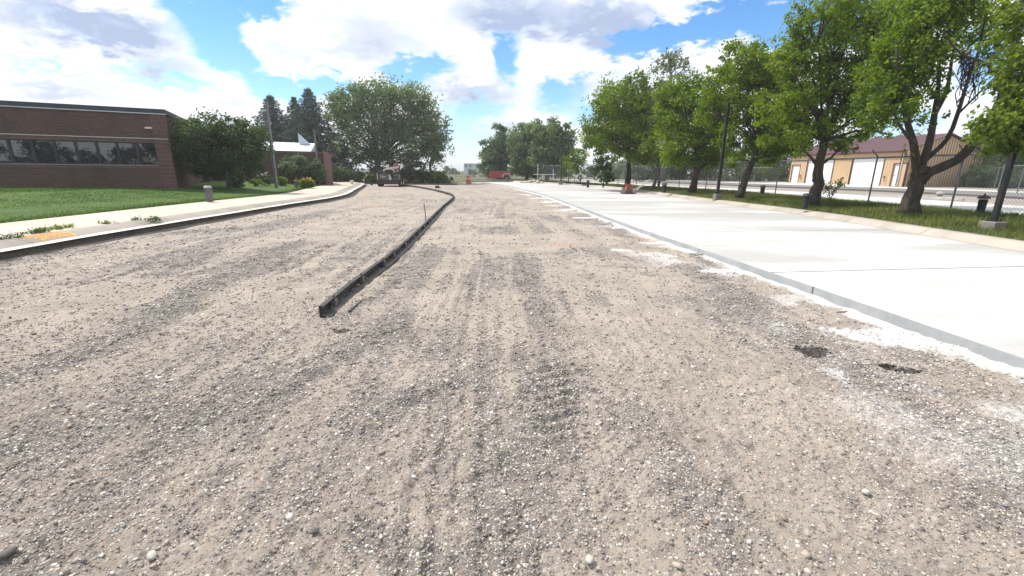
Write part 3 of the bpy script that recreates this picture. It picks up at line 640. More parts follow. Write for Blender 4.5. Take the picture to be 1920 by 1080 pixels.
# ---------------------------------------------------------------- trees and shrubs
BARK = surf('bark', (.078, .062, .050), (.044, .035, .029), 5, .95, bump=1.0, bscale=22, stretch=(1, 1, .25))
BARKG = surf('grey_bark', (.17, .15, .135), (.10, .088, .078), 5, .95, bump=.8, bscale=22, stretch=(1, 1, .25))
L_MID = leaf_mat('leaf_green', (.056, .106, .012), (.205, .278, .036), .48)
L_LIME = leaf_mat('leaf_lime', (.060, .110, .016), (.190, .250, .042), .45)
L_DARK = leaf_mat('leaf_dark', (.030, .062, .020), (.100, .145, .048), .36)
L_GREY = leaf_mat('leaf_greyish', (.065, .100, .045), (.200, .250, .125), .40)
L_COT = leaf_mat('leaf_cottonwood', (.055, .098, .036), (.200, .265, .105), .45)
L_NEED = leaf_mat('needle_blue', (.020, .040, .030), (.070, .112, .085), .15)
def leaf_cloud(C, ctint, per, sig, L, droop=.0, wid=.62):
    """C clump centres (n,3), sig clump radii (n,), per leaves each -> V,F,T of kite shaped leaves"""
    n = len(C)*per
    c = np.repeat(C, per, 0); s = np.repeat(sig, per)
    d = RNG.normal(0, 1, (n, 3)); d /= np.linalg.norm(d, axis=1)[:, None]
    P = c+d*(s*RNG.uniform(0, 1, n)**.55)[:, None]*np.array([1, 1, .8])
    nrm = RNG.normal(0, 1, (n, 3))+d*.5+np.array([0, 0, .7]); nrm /= np.linalg.norm(nrm, axis=1)[:, None]
    ax = np.cross(nrm, RNG.normal(0, 1, (n, 3))); ax /= np.linalg.norm(ax, axis=1)[:, None]+1e-9
    ax[:, 2] -= droop; ax /= np.linalg.norm(ax, axis=1)[:, None]
    sd_ = np.cross(nrm, ax); l = L*RNG.uniform(.65, 1.3, n)
    V = np.stack([P, P+ax*(l*.45)[:, None]+sd_*(l*wid*.5)[:, None]+nrm*(l*.08)[:, None], P+ax*l[:, None], P+ax*(l*.45)[:, None]-sd_*(l*wid*.5)[:, None]+nrm*(l*.08)[:, None]], 1)
    T = np.clip(np.repeat(ctint, per)+RNG.normal(0, .16, n), 0, 1)
    return V.reshape(-1, 3), np.arange(4*n).reshape(-1, 4), np.repeat(T, 4)[:, None]*np.ones((1, 3))
def curve3(a, b_, sag, n=6, wob=.06):
    a, b_ = np.array(a, float), np.array(b_, float); L = np.linalg.norm(b_-a); out = []
    for k in range(n+1):
        t = k/n; p = a*(1-t)+b_*t; p[2] += sag*L*4*t*(1-t)
        if 0 < k < n: p += RNG.normal(0, wob*L/3, 3)
        out.append(p)
    return out
def tree(name, label, cat, base, trunk, blobs, leaf, nleaf, lm, bark=None, group=None, r=.16, fork=None, extra=(), clump=.36, nclump=28, tint=(.5, .22), droop=.15, twigs=True, shell=.5, bare=()):
    """trunk: list of world points from base up; blobs: (centre xyz, rx, rz) in metres"""
    t = thing(name, label, cat, base, 0, group); bx, by, bz = base; B = np.array(base)
    m = MB()
    if trunk:
        tp = [np.array(p)-B for p in trunk]; n = len(tp)
        rad = [r*(1.08 if k == 0 else 1-.42*k/(n-1)) for k in range(n)]
        pts, rr = [], []
        for k in range(n-1):
            for q in range(3):
                f = q/3; pts.append(tp[k]*(1-f)+tp[k+1]*f+(RNG.normal(0, r*.07, 3) if (k or q) else 0)); rr.append(rad[k]*(1-f)+rad[k+1]*f)
        rr[0] *= 1.22; pts.append(tp[-1]); rr.append(rad[-1])
        m.tube(pts, rr, 10); top = tp[-1]; rt = rad[-1]
    else: top = np.array([0, 0, .1]); rt = r*.6
    Vs, Fs, Ts, o = [], [], [], 0
    blobs = [(b_[0], b_[1]*1.07, b_[2]*1.07, *b_[3:]) for b_ in blobs]; nleaf = int(nleaf*1.3); leaf = leaf*1.1
    vol = sum(b_[1]**2*b_[2] for b_ in blobs)
    for pl, r0, r1 in extra:
        pl = [np.array(p)-B for p in pl]; sp = smooth_path(pl, max(.25, r0*1.5)); m.tube(list(sp), list(np.linspace(r0, r1, len(sp))), 8)
    for c, rx, rz, *opt in blobs:
        dens = opt[0] if opt else 1.0
        c = np.array(c)-B; frac = rx*rx*rz/vol
        nc = max(6, int(nclump*len(blobs)*frac**.8/sum((b_[1]**2*b_[2]/vol)**.8 for b_ in blobs)))
        d = RNG.normal(0, 1, (nc, 3)); d /= np.linalg.norm(d, axis=1)[:, None]
        q = shell+(1-shell)*RNG.uniform(0, 1, nc)**.6
        q = np.where(RNG.uniform(0, 1, nc) < .22, RNG.uniform(.15, .6, nc), q)
        C = c+d*q[:, None]*np.array([rx, rx*.92, rz])
        sg = clump*(rx*rx*rz)**(1/3)*RNG.uniform(.6, 1.25, nc)
        per = max(4, int(nleaf*frac*dens/nc))
        V, F, T = leaf_cloud(C, np.clip(RNG.normal(tint[0], tint[1], nc), 0, 1), per, sg, leaf, droop)
        Vs.append(V); Fs.append(F+o); Ts.append(T); o += len(V)
        if twigs:
            src = top
            if trunk and len(tp) > 2 and c[2] < top[2]: src = tp[-2]
            m.tube(curve3(src, c, .05), list(np.linspace(rt*.46, rt*.10+.008, 7)), 6)
            for k in RNG.choice(nc, min(nc, 9), replace=False):
                m.tube(curve3(c*.75+src*.25, C[k], .04, 4), list(np.linspace(rt*.2+.008, .006, 5)), 4, cap=False)
    for a, b_, r0 in bare: m.tube(curve3(np.array(a)-B, np.array(b_)-B, .04, 6, .10), list(np.linspace(r0, r0*.25, 7)), 5, cap=False)
    if m.v: m.build('trunk' if trunk else 'stem', bark or BARK, t, smooth=True)
    me = np_mesh('crown' if trunk else 'foliage', np.concatenate(Vs), np.concatenate(Fs), np.concatenate(Ts))
    link(me.name, me, lm, t)
    return t
def pb(lst, Y, seed=0):            # crown lobes surveyed from the photograph, set at the depth of the trunk with a depth of their own
    rr = random.Random(seed); out = []
    for px, py, rx, ry, *o in lst:
        dz = rr.uniform(-.55, .55)*rx/ppm(Y)
        if len(o) > 1: dz = o[1]
        c = atY(px, py, Y+dz); out.append((c, rx/ppm(Y), ry/ppm(Y), *(o[:1])))
    return out
ROWG = 'street trees in the grass island'
# A - first of the row from the far end
Y = 36.7; b0 = (9.25, Y, .36)
tree('street_tree', 'dense rounded tree at the far end of the island row beside a dark pole', 'tree', b0, [b0, atY(1179, 320, Y), atY(1178, 285, Y)],
     pb([(1150, 215, 50, 55), (1195, 190, 45, 42), (1130, 248, 34, 36), (1182, 250, 45, 38), (1168, 170, 32, 24), (1116, 275, 20, 13), (1105, 230, 14, 26), (1215, 170, 26, 22), (1145, 180, 26, 22), (1150, 280, 34, 18), (1190, 282, 30, 18), (1128, 205, 24, 26)], Y, 1), .17, 18000, L_MID, group=ROWG, r=.24, tint=(.42, .2))
Y = 35.0; b0 = (10.75, Y, .38)
tree('street_tree', 'slim young tree with yellow-green leaves and a thin pale trunk', 'tree', b0, [b0, atY(1234, 325, Y), atY(1233, 290, Y)],
     pb([(1190, 240, 28, 28), (1238, 222, 38, 40), (1222, 262, 42, 32), (1195, 270, 28, 28), (1250, 195, 28, 28), (1180, 290, 16, 14), (1262, 262, 28, 30), (1238, 292, 34, 16), (1205, 298, 26, 12), (1262, 296, 24, 14), (1215, 205, 28, 24)], Y, 2), .16, 15500, L_LIME, BARKG, ROWG, .12, tint=(.58, .2))
Y = 28.97; b0 = (11.45, Y, .39)
tree('street_tree', 'medium tree with straight dark trunk between the thin pale trunk and the pole', 'tree', b0, [b0, atY(1307, 320, Y), atY(1306, 280, Y)],
     pb([(1290, 195, 50, 40), (1328, 225, 42, 42), (1272, 250, 38, 42), (1315, 275, 46, 28), (1262, 288, 26, 22), (1350, 262, 26, 28), (1250, 225, 20, 22), (1330, 180, 34, 28), (1290, 302, 28, 14), (1350, 295, 30, 18), (1325, 305, 24, 12), (1360, 215, 26, 34), (1262, 180, 26, 24)], Y, 3), .14, 20000, L_MID, group=ROWG, r=.22, tint=(.52, .22))
Y = 23.1; b0 = (11.55, Y, .40)
tree('street_tree', 'leaning tree just right of the slim dark pole', 'tree', b0, [b0, atY(1398, 335, Y), atY(1410, 305, Y), atY(1422, 270, Y)],
     pb([(1400, 130, 46, 40), (1358, 170, 36, 40, 1, 1.7), (1440, 175, 50, 55), (1400, 225, 40, 42, 1, .8), (1462, 240, 42, 42), (1376, 272, 36, 24, 1, 1.6), (1330, 205, 24, 40, 1, 1.8), (1430, 265, 40, 26), (1415, 102, 26, 20), (1480, 205, 32, 54), (1450, 290, 34, 16), (1372, 298, 26, 12), (1470, 275, 36, 20), (1468, 150, 30, 36), (1425, 120, 30, 26), (1355, 130, 22, 22, 1, 1.5)], Y, 4), .12, 27000, L_MID, group=ROWG, r=.19, tint=(.5, .22))
Y = 18.33; b0 = (12.15, Y, .40)
tree('street_tree', 'broad leafy tree with a knotted trunk in front of the garage', 'tree', b0, [b0, atY(1534, 345, Y), atY(1535, 315, Y), atY(1545, 265, Y)],
     pb([(1565, 60, 72, 65), (1502, 95, 42, 55), (1640, 75, 68, 72), (1520, 180, 66, 55), (1605, 160, 72, 58), (1560, 235, 62, 30), (1482, 215, 40, 40), (1645, 200, 50, 35), (1600, 5, 60, 40), (1490, 45, 20, 22), (1690, 20, 55, 45), (1520, 255, 45, 22), (1600, 262, 32, 14, .8), (1660, 240, 26, 14, .8), (1460, 200, 36, 46), (1450, 245, 34, 28), (1470, 120, 26, 34), (1525, 25, 36, 34), (1580, 275, 36, 14, .8), (1495, 270, 34, 18)], Y, 5), .105, 33000, L_MID, group=ROWG, r=.235, tint=(.56, .24), clump=.31, nclump=36, droop=.25,
     extra=[([atY(1534, 340, Y), atY(1529, 336, Y-.12), atY(1533, 331, Y)], .15, .12)])
# F - the forked tree, partly bare
Y = 14.65; b0 = (12.95, Y, .40)
q = lambda px, py, dy=0: atY(px, py, Y+dy)
tree('forked_tree', 'big forked tree with thick spreading limbs and bare twigs to the right of the garage', 'tree', b0, [b0, q(1712, 365), q(1719, 335), q(1722, 312)],
     pb([(1690, 130, 54, 52), (1665, 175, 46, 38), (1722, 70, 54, 54), (1655, 215, 40, 24), (1690, 190, 40, 30), (1745, 150, 34, 36, .6), (1805, 35, 48, 36, .6), (1700, 215, 26, 16, .7), (1860, 85, 40, 44, .5), (1895, 18, 48, 36, .6), (1825, 5, 46, 30, .7), (1775, 95, 28, 34, .45), (1720, 20, 46, 36), (1755, 10, 40, 36), (1840, 130, 20, 26, .35), (1740, 222, 22, 14, .5), (1705, 285, 10, 12, .5)], Y, 6), .095, 22000, L_MID, group=ROWG, r=.265, tint=(.45, .24), twigs=False, nclump=30,
     extra=[([q(1720, 330), q(1713, 270, -.1), q(1700, 225, -.2), q(1688, 150, -.3), q(1680, 90, -.4)], .135, .025), ([q(1724, 322), q(1742, 268), q(1752, 215, .2), q(1760, 150, .3), q(1758, 60, .4)], .12, .022),
            ([q(1735, 300), q(1775, 262), q(1795, 215, -.2), q(1812, 160, -.3), q(1835, 95, -.5), q(1850, 20, -.6)], .075, .014), ([q(1722, 345), q(1745, 322, -.2), q(1795, 300, -.4), q(1830, 262, -.6), q(1868, 205, -.8), q(1888, 150, -.9), q(1905, 75, -1), q(1918, -20, -1.2)], .155, .055),
            ([q(1752, 215, .2), q(1775, 170, .4), q(1785, 110, .5), q(1800, 40, .6)], .07, .02), ([q(1713, 268, -.1), q(1690, 240, -.6), q(1665, 190, -.9)], .06, .015), ([q(1885, 160, -.9), q(1850, 120, -1.2), q(1800, 100, -1.3), q(1770, 60, -1.4)], .06, .012),
            ([q(1795, 215, -.2), q(1840, 170, -.1), q(1880, 130, .2)], .035, .008), ([q(1760, 190), q(1735, 150, .5), q(1715, 80, .6)], .06, .012), ([q(1724, 318), q(1733, 322, -.3), q(1741, 312, -.35)], .09, .05)],
     bare=[(q(1800+RNG.uniform(-8, 30), 200-RNG.uniform(0, 90), RNG.uniform(-.4, .3)), q(1800+RNG.uniform(-30, 95), 150-RNG.uniform(0, 120), RNG.uniform(-.8, .8)), RNG.uniform(.009, .018)) for _ in range(64)])
# G - its neighbour past the right edge
Y = 10.6; b0 = (14.6, Y, .40)
tree('street_tree', 'bright green tree whose lower boughs hang in at the right edge', 'tree', b0, [b0, (14.55, Y, 1.6), (14.4, Y, 2.6)],
     pb([(1885, 215, 46, 42), (1930, 190, 50, 60), (1872, 262, 38, 22), (1925, 255, 45, 36), (1905, 40, 42, 46, .7), (1960, 110, 60, 70), (1850, 240, 26, 16, .7), (2000, 200, 80, 80), (1900, 285, 30, 12, .8)], Y, 7), .095, 17000, L_LIME, group=ROWG, r=.25, tint=(.6, .22), droop=.3)
# tall thin tree behind the row
Y = 60; b0 = (19.6, Y, .4)
tree('sparse_tree', 'tall thin-crowned tree rising above the street trees', 'tree', b0, [b0, atY(1252, 250, Y), atY(1255, 190, Y), atY(1258, 140, Y)],
     pb([(1245, 120, 20, 24, .7), (1268, 128, 18, 26, .7), (1252, 160, 20, 24, .5), (1285, 145, 16, 14, .5), (1240, 200, 30, 24), (1275, 190, 25, 24, .6), (1258, 106, 14, 14)], Y, 8), .30, 3600, L_GREY, BARKG, None, .3, tint=(.4, .2), nclump=20)
# far clump
for Y, bp, bl, lab, lm, tn, nl in [
    (80, (-2.3, 80, .2), [(925, 292, 27, 34), (940, 255, 17, 24), (912, 305, 16, 24), (945, 295, 24, 32), (930, 320, 28, 12)], 'hazy dark tree leftmost of the clump over the red trailer', L_COT, .25, 8500),
    (74, (2.2, 74, .3), [(985, 262, 27, 30), (1000, 290, 30, 28), (975, 290, 22, 30), (1008, 240, 22, 20), (990, 312, 26, 14), (985, 324, 26, 9)], 'hazy green tree in the middle of the far clump', L_COT, .45, 8000),
    (66, (4.9, 66, .3), [(1042, 262, 28, 30), (1030, 298, 30, 24), (1058, 290, 18, 28), (1022, 245, 20, 20), (1062, 262, 14, 18), (1035, 318, 28, 12)], 'hazy tree on the right of the far clump behind the white gate', L_COT, .38, 8500)]:
    tree('broadleaf_tree', lab, 'tree', bp, [bp, (bp[0], Y, 2.2), (bp[0]+.2, Y, 3.8)], pb(bl, Y, int(Y)), .34, int(nl*1.6), lm, group='trees at the far bend', r=.28, tint=(tn, .2), nclump=26)
for px, py, Y, bl, lab in [(1131, 350, 38.5, [(1131, 300, 13, 12), (1128, 318, 19, 15), (1134, 332, 15, 10)], 'small round sapling beside the truck at the island end'),
                           (1088, 342, 50, [(1086, 292, 14, 14), (1082, 308, 15, 12), (1092, 318, 10, 10)], 'slender sapling in front of the truck bonnet'),
                           (1066, 342, 54, [(1066, 305, 12, 14), (1070, 322, 14, 10), (1058, 318, 9, 12)], 'low sapling beside the far light pole')]:
    x, y, z = atY(px, py, Y); tree('sapling', lab, 'tree', (x, y, .35), [(x, y, .35), (x, y, 1.0), (x+.05, y, 1.7)], pb(bl, Y, px), .17, 1900, L_DARK if px > 1100 else L_MID, group=None, r=.06, tint=(.4, .2), nclump=16)
x, y, z = at(1556, 380, .4); tree('scrub_sapling', 'spindly bent sapling at the fence foot before the garage doors', 'shrub', (x, y, .4), None, [((x+.15, y, 1.0), .5, .35), ((x-.3, y, 1.15), .25, .3), ((x+.4, y, 1.35), .2, .2)], .10, 130, L_DARK, r=.05, nclump=8)
# large cottonwood at the end of the road, and its paler neighbour
Y = 57; b0 = (-16.4, Y, .1)
q = lambda px, py, dy=0: atY(px, py, Y+dy)
tree('cottonwood', 'huge spreading tree with many limbs at the end of the gravel', 'tree', b0, [b0, q(703, 322), q(712, 300)],
     pb([(662, 205, 40, 36), (722, 192, 55, 34), (778, 208, 42, 40), (636, 238, 26, 38), (700, 242, 55, 32), (768, 255, 52, 36), (650, 283, 36, 22), (800, 290, 30, 18), (690, 280, 34, 14, .6), (745, 285, 36, 16, .6), (630, 275, 18, 24), (790, 190, 24, 18), (690, 178, 30, 16), (640, 190, 20, 18), (620, 255, 12, 14), (740, 172, 34, 13), (670, 300, 30, 14), (735, 303, 30, 13), (775, 302, 26, 14), (705, 295, 24, 14), (630, 208, 22, 24), (655, 182, 26, 16), (800, 208, 20, 20), (806, 238, 20, 24), (812, 270, 18, 20), (618, 290, 16, 18)], Y, 11), .24, 30000, L_COT, BARK, None, .48, tint=(.48, .22), nclump=36,
     extra=[([q(712, 305), q(690, 285), q(660, 262), q(640, 235)], .2, .04), ([q(712, 303), q(735, 270), q(770, 240), q(790, 210)], .22, .04), ([q(708, 305), q(702, 265), q(695, 220)], .2, .04), ([q(708, 305), q(740, 292), q(785, 285)], .12, .03), ([q(706, 308), q(675, 296), q(645, 285)], .12, .03), ([q(712, 300), q(722, 255), q(728, 205)], .2, .04)])
Y = 60; b0 = (-10.7, Y, .1)
tree('poplar', 'loose pale-leaved tree on the right flank of the huge tree', 'tree', b0, [b0, atY(806, 310, Y), atY(818, 270, Y)],
     pb([(818, 240, 22, 30, .7), (828, 275, 20, 20, .8), (838, 235, 10, 22, .5), (812, 300, 20, 14, .8), (842, 262, 8, 12, .4), (805, 265, 20, 26)], Y, 12), .26, 3600, L_GREY, BARKG, None, .2, tint=(.5, .2))
UND = 'bushes under the cottonwood'
for px, py, Y, rx, ry, lm, lab in [(640, 330, 53, 26, 14, L_DARK, 'dark bush right of the brick end pillar'), (676, 335, 56, 30, 10, L_MID, 'low green bush left of the loaded trailer'), (775, 326, 57, 30, 15, L_DARK, 'dark bush right of the stop sign'), (815, 333, 58, 26, 9, L_MID, 'low green bush under the loose pale tree'), (735, 328, 60, 34, 16, L_DARK, 'dark bush directly behind the loaded trailer')]:
    x, y, z = atY(px, 338, Y); c = atY(px, py, Y)
    tree('bush', lab, 'shrub', (x, y, .1), None, [(c, rx/ppm(Y), ry/ppm(Y)), ((c[0]-rx*.5/ppm(Y), Y, c[2]-.2), rx*.6/ppm(Y), ry*.75/ppm(Y)), ((c[0]+rx*.6/ppm(Y), Y, c[2]-.25), rx*.55/ppm(Y), ry*.7/ppm(Y))], .24, 2600, lm, group=UND, r=.08, nclump=16, tint=(.4, .2))
# planting round the brick buildings
Y = 25.2; b0 = (-15.75, Y, .55)
tree('ornamental_tree', 'low dense dark green tree at the corner of the brick building', 'tree', b0, [b0, (-15.8, Y, 1.1), (-15.8, Y, 1.5)],
     pb([(363, 268, 38, 38), (410, 255, 46, 34), (452, 270, 42, 42), (392, 298, 55, 26), (342, 288, 24, 26), (430, 232, 22, 14), (468, 298, 28, 24), (345, 250, 18, 20), (372, 238, 24, 14), (400, 320, 40, 14), (455, 318, 26, 16), (482, 262, 16, 22)], Y, 14), .13, 21000, L_DARK, group=None, r=.16, tint=(.45, .22), nclump=30)
Y = 27.5; x, _, _ = atY(446, 348, Y)
t = tree('hydrangea', 'white flowering bush at the foot of the dark ornamental tree', 'shrub', (x, Y, .52), None, [((x, Y, .9), .42, .42), ((x+.1, Y, 1.2), .32, .25)], .12, 1500, L_DARK, r=.03, nclump=12)
V, F, T = leaf_cloud(np.array([(RNG.uniform(-.35, .45), RNG.uniform(-.45, -.1), RNG.uniform(.35, 1.0)) for _ in range(17)]), np.full(17, .9), 34, np.full(17, .095), .06)
link('blossoms', np_mesh('blossoms', V, F, T), surf('white_petal', (.82, .82, .78), None, 5, .8), t)
for px, py, Y, rx, ry, lm, lf, n_, lab, zb, tn in [(558, 316, 37.6, 28, 21, L_GREY, .15, 4200, 'grey-green bush against the low brick wing', .4, .4), (598, 318, 38.6, 11, 18, L_GREY, .15, 2200, 'upright grey-green bush beside the second pole', .4, .4), (530, 341, 33.5, 10, 8, L_LIME, .09, 1300, 'round yellow-green bush right of the first pole', .38, .7), (500, 335, 32, 10, 12, L_DARK, .1, 900, 'small dark bush with white blooms in the planting bed', .45, .4), (480, 341, 30.5, 12, 6, L_LIME, .08, 900, 'low green clump left of the first pole', .45, .5), (632, 325, 50, 16, 14, L_DARK, .2, 1500, 'rounded dark bush behind the brick end pillar', .3, .35)]:
    x, y, z = atY(px, py+ry, Y); c = atY(px, py, Y)
    t = tree('garden_bush', lab, 'shrub', (x, y, zb), None, [(c, rx/ppm(Y), ry/ppm(Y)), ((c[0]-rx*.35/ppm(Y), Y-.2, c[2]+.1), rx*.6/ppm(Y), ry*.7/ppm(Y))], lf, n_, lm, r=.04, nclump=16, tint=(tn, .2))
    if px == 500:
        V, F, T = leaf_cloud(np.array([(RNG.uniform(-.35, .35), RNG.uniform(-.4, -.1), RNG.uniform(.4, .9)) for _ in range(10)]), np.full(10, .9), 14, np.full(10, .06), .05)
        link('blossoms', np_mesh('blossoms', V, F, T), bpy.data.materials['white_petal'], t)
Y = 32.3; x, _, _ = atY(572, 348, Y)
t = tree('daylily_clump', 'clump of orange and yellow daylilies at the lawn end', 'flowers', (x, Y, .38), None, [((x, Y, .62), .55, .25), ((x+.4, Y, .66), .3, .25)], .16, 900, L_LIME, r=.02, nclump=12, tint=(.6, .2))
for nm, c in (('orange_petal', (.72, .30, .10)), ('yellow_petal', (.75, .52, .07))):
    V, F, T = leaf_cloud(np.array([(RNG.uniform(-.45, .65), RNG.uniform(-.4, .1), RNG.uniform(.35, .62)) for _ in range(13)]), np.full(13, .9), 9, np.full(13, .05), .075)
    link('blossoms', np_mesh('blossoms', V, F, T), surf(nm, c, None, 5, .8), t)
# spruces
def spruce(label, px, top_py, Y, rpx, seed):
    x, y, H = atY(px, top_py, Y); R = rpx/ppm(Y); z0 = .3; rng = np.random.default_rng(seed)
    t = thing('spruce', label, 'tree', (x, y, z0), 0, 'spruces behind the low brick wing'); H -= z0
    m = MB(); m.tube([(0, 0, 0), (0, 0, H*.5), (0, 0, H)], [.22, .14, .02], 8)
    C = []; S = []; T = []
    z = .9
    while z < H-.1:
        rr = R*(1-z/H)**.88*rng.uniform(.82, 1.12); nb = int(5+6*(1-z/H)); a0 = rng.uniform(0, 6.28)
        for k in range(nb):
            a = a0+6.283*k/nb+rng.normal(0, .15); l = rr*rng.uniform(.72, 1.15); tip = np.array([math.cos(a)*l, math.sin(a)*l, z-.16*l+.10*l*l/R])
            m.tube([(0, 0, z), tuple(tip*.55+np.array([0, 0, z*.45-.02*l])), tuple(tip)], [.03, .02, .006], 4, cap=False)
            n_ = max(3, int(l/.24)); tn = rng.normal(.5, .2)
            for q in range(n_):
                f = (q+1)/n_; p = np.array([0, 0, z])*(1-f)+tip*f; wd = .30*(1.1-f*.45)*(.45+.55*(1-z/H))
                C.append(p+np.array([rng.normal(0, wd*.5), rng.normal(0, wd*.5), -.05])); S.append(wd); T.append(np.clip(tn+f*.15, 0, 1))
        z += .30+.12*(1-z/H)
    m.build('trunk', BARK, t)
    V, F, TT = leaf_cloud(np.array(C), np.array(T), 20, np.array(S)*1.1, .27, droop=.5, wid=.30)
    link('crown', np_mesh('crown', V, F, TT), L_NEED, t)
spruce('slim blue-green spruce left of the others, behind the first pole', 505, 174, 58, 84, 1)
spruce('tallest spruce, rightmost behind the low brick wing', 577, 163, 57, 94, 2)
spruce('shorter spruce crowded against the tallest spruce', 550, 181, 61, 72, 3)
# background trees across the yard
BG = 'trees along the back of the yard'
for px, py, Y, rx, ry, lm, lab in [(1215, 312, 66, 40, 22, L_GREY, 'pale tree behind the yard, left of the medium trunk'), (1285, 305, 67, 42, 26, L_DARK, 'dark tree behind the yard above the medium trunk base'), (1345, 300, 64, 40, 32, L_GREY, 'greyish tree behind the yard beside the slim pole'), (1425, 300, 65, 42, 34, L_MID, 'green tree behind the yard left of the garage'), (1475, 285, 66, 36, 40, L_DARK, 'dark tree rising behind the left end of the garage'),
                           (1165, 318, 80, 30, 16, L_GREY, 'pale low tree past the truck'), (1640, 262, 70, 70, 16, L_GREY, 'tree tops just over the maroon garage roof')]:
    c = atY(px, py, Y); b0 = (c[0], Y, .4)
    k = ppm(Y)
    tree('yard_tree', lab, 'tree', b0, [b0, (c[0], Y, 1.6), (c[0], Y, max(2, c[2]-.6))], [(c, rx/k, ry/k), ((c[0]-rx*.5/k, Y+.5, c[2]-ry*.3/k), rx*.6/k, ry*.7/k), ((c[0]+rx*.5/k, Y-.5, c[2]-ry*.35/k), rx*.6/k, ry*.65/k), ((c[0]+rx*.1/k, Y, c[2]-ry*.8/k), rx*.9/k, ry*.5/k)], .3, 4200, lm, group=BG, r=.2, tint=(.42, .2), nclump=20)
for px, py, Y, rx, ry, lm, lab in [(1820, 300, 49, 50, 40, L_MID, 'green tree right of the garage gable'), (1880, 285, 44, 55, 50, L_DARK, 'dark tree behind the big pole at right'), (1950, 280, 47, 50, 55, L_MID, 'tree at the right edge beyond the back fence'), (1800, 330, 45, 40, 20, L_MID, 'weedy thicket beside the garage gable'), (1875, 335, 41, 45, 18, L_DARK, 'dark thicket along the back fence')]:
    c = atY(px, py, Y); b0 = (c[0], Y, .5); k = ppm(Y)
    tree('yard_tree' if ry > 30 else 'thicket', lab, 'tree' if ry > 30 else 'shrub', b0, [b0, (c[0], Y, 1.8), (c[0], Y, 2.6)] if ry > 30 else None, [(c, rx/k, ry/k), ((c[0]-rx*.5/k, Y+.5, c[2]-ry*.4/k), rx*.6/k, ry*.6/k), ((c[0]+rx*.5/k, Y-.5, c[2]-ry*.35/k), rx*.6/k, ry*.65/k)], .22, 5200, lm, group=BG if ry > 30 else None, r=.15, tint=(.42, .22), nclump=22)
# far horizon
for px, py, Y, rx, ry, lab in [(800, 333, 95, 30, 8, 'low far hedge behind the loose pale tree'), (850, 337, 100, 28, 5, 'low far hedge straight beyond the bend of the forms'), (905, 335, 105, 28, 6, 'low far hedge between the far house and the red trailer')]:
    c = atY(px, py, Y); k = ppm(Y)
    tree('hedge', lab, 'shrub', (c[0], Y, .1), None, [((c[0]+dx*rx/k, Y, c[2]-abs(dx)*.3), rx*.5/k, ry/k) for dx in (-.8, -.3, .25, .75)], .3, 1800, L_DARK, r=.06, nclump=16, tint=(.3, .2), group='low hedges beyond the bend')
for px, py, Y, rx, ry, lab in [(843, 328, 190, 17, 13, 'dark far-off tree left of the far houses'), (888, 327, 200, 12, 9, 'far-off tree in front of the pale far house'), (868, 335, 230, 30, 5, 'low far-off hedge across the end of the road')]:
    c = atY(px, py, Y); k = ppm(Y); b0 = (c[0], Y, 0)
    tree('distant_tree', lab, 'tree', b0, [b0, (c[0], Y, 1), (c[0], Y, 1.6)], [(c, rx/k, ry/k), ((c[0]+rx*.6/k, Y, c[2]-ry*.4/k), rx*.6/k, ry*.6/k), ((c[0]-rx*.6/k, Y, c[2]-ry*.4/k), rx*.6/k, ry*.6/k)], .8, 1600, L_DARK, group='trees on the horizon', r=.3, nclump=14, twigs=False)

# the trees across the road behind the viewer, seen in the window glass
Cb = []; 
for cx_, cy_, w_, h_ in [(-27, -33, 4.5, 10), (-21, -30, 3.5, 9), (-16, -31, 3, 4.6), (-12, -33, 3, 3.6), (-8, -31, 3, 4.2), (-4, -32, 3, 4.8), (0, -34, 3.5, 5.5), (-31, -30, 4, 9), (5, -34, 4, 6)]:
    for k in range(26): Cb.append((cx_+RNG.normal(0, w_*.45), cy_+RNG.normal(0, 1), RNG.uniform(.5, h_)))
Cb = np.array(Cb); V, F, T = leaf_cloud(Cb, RNG.uniform(0, .3, len(Cb)), 70, np.full(len(Cb), .9), .42)
tag(link('treeline', np_mesh('treeline', V, F, T), L_DARK), kind='stuff', label='dark line of trees mirrored in the window band of the brick building', cat='trees')
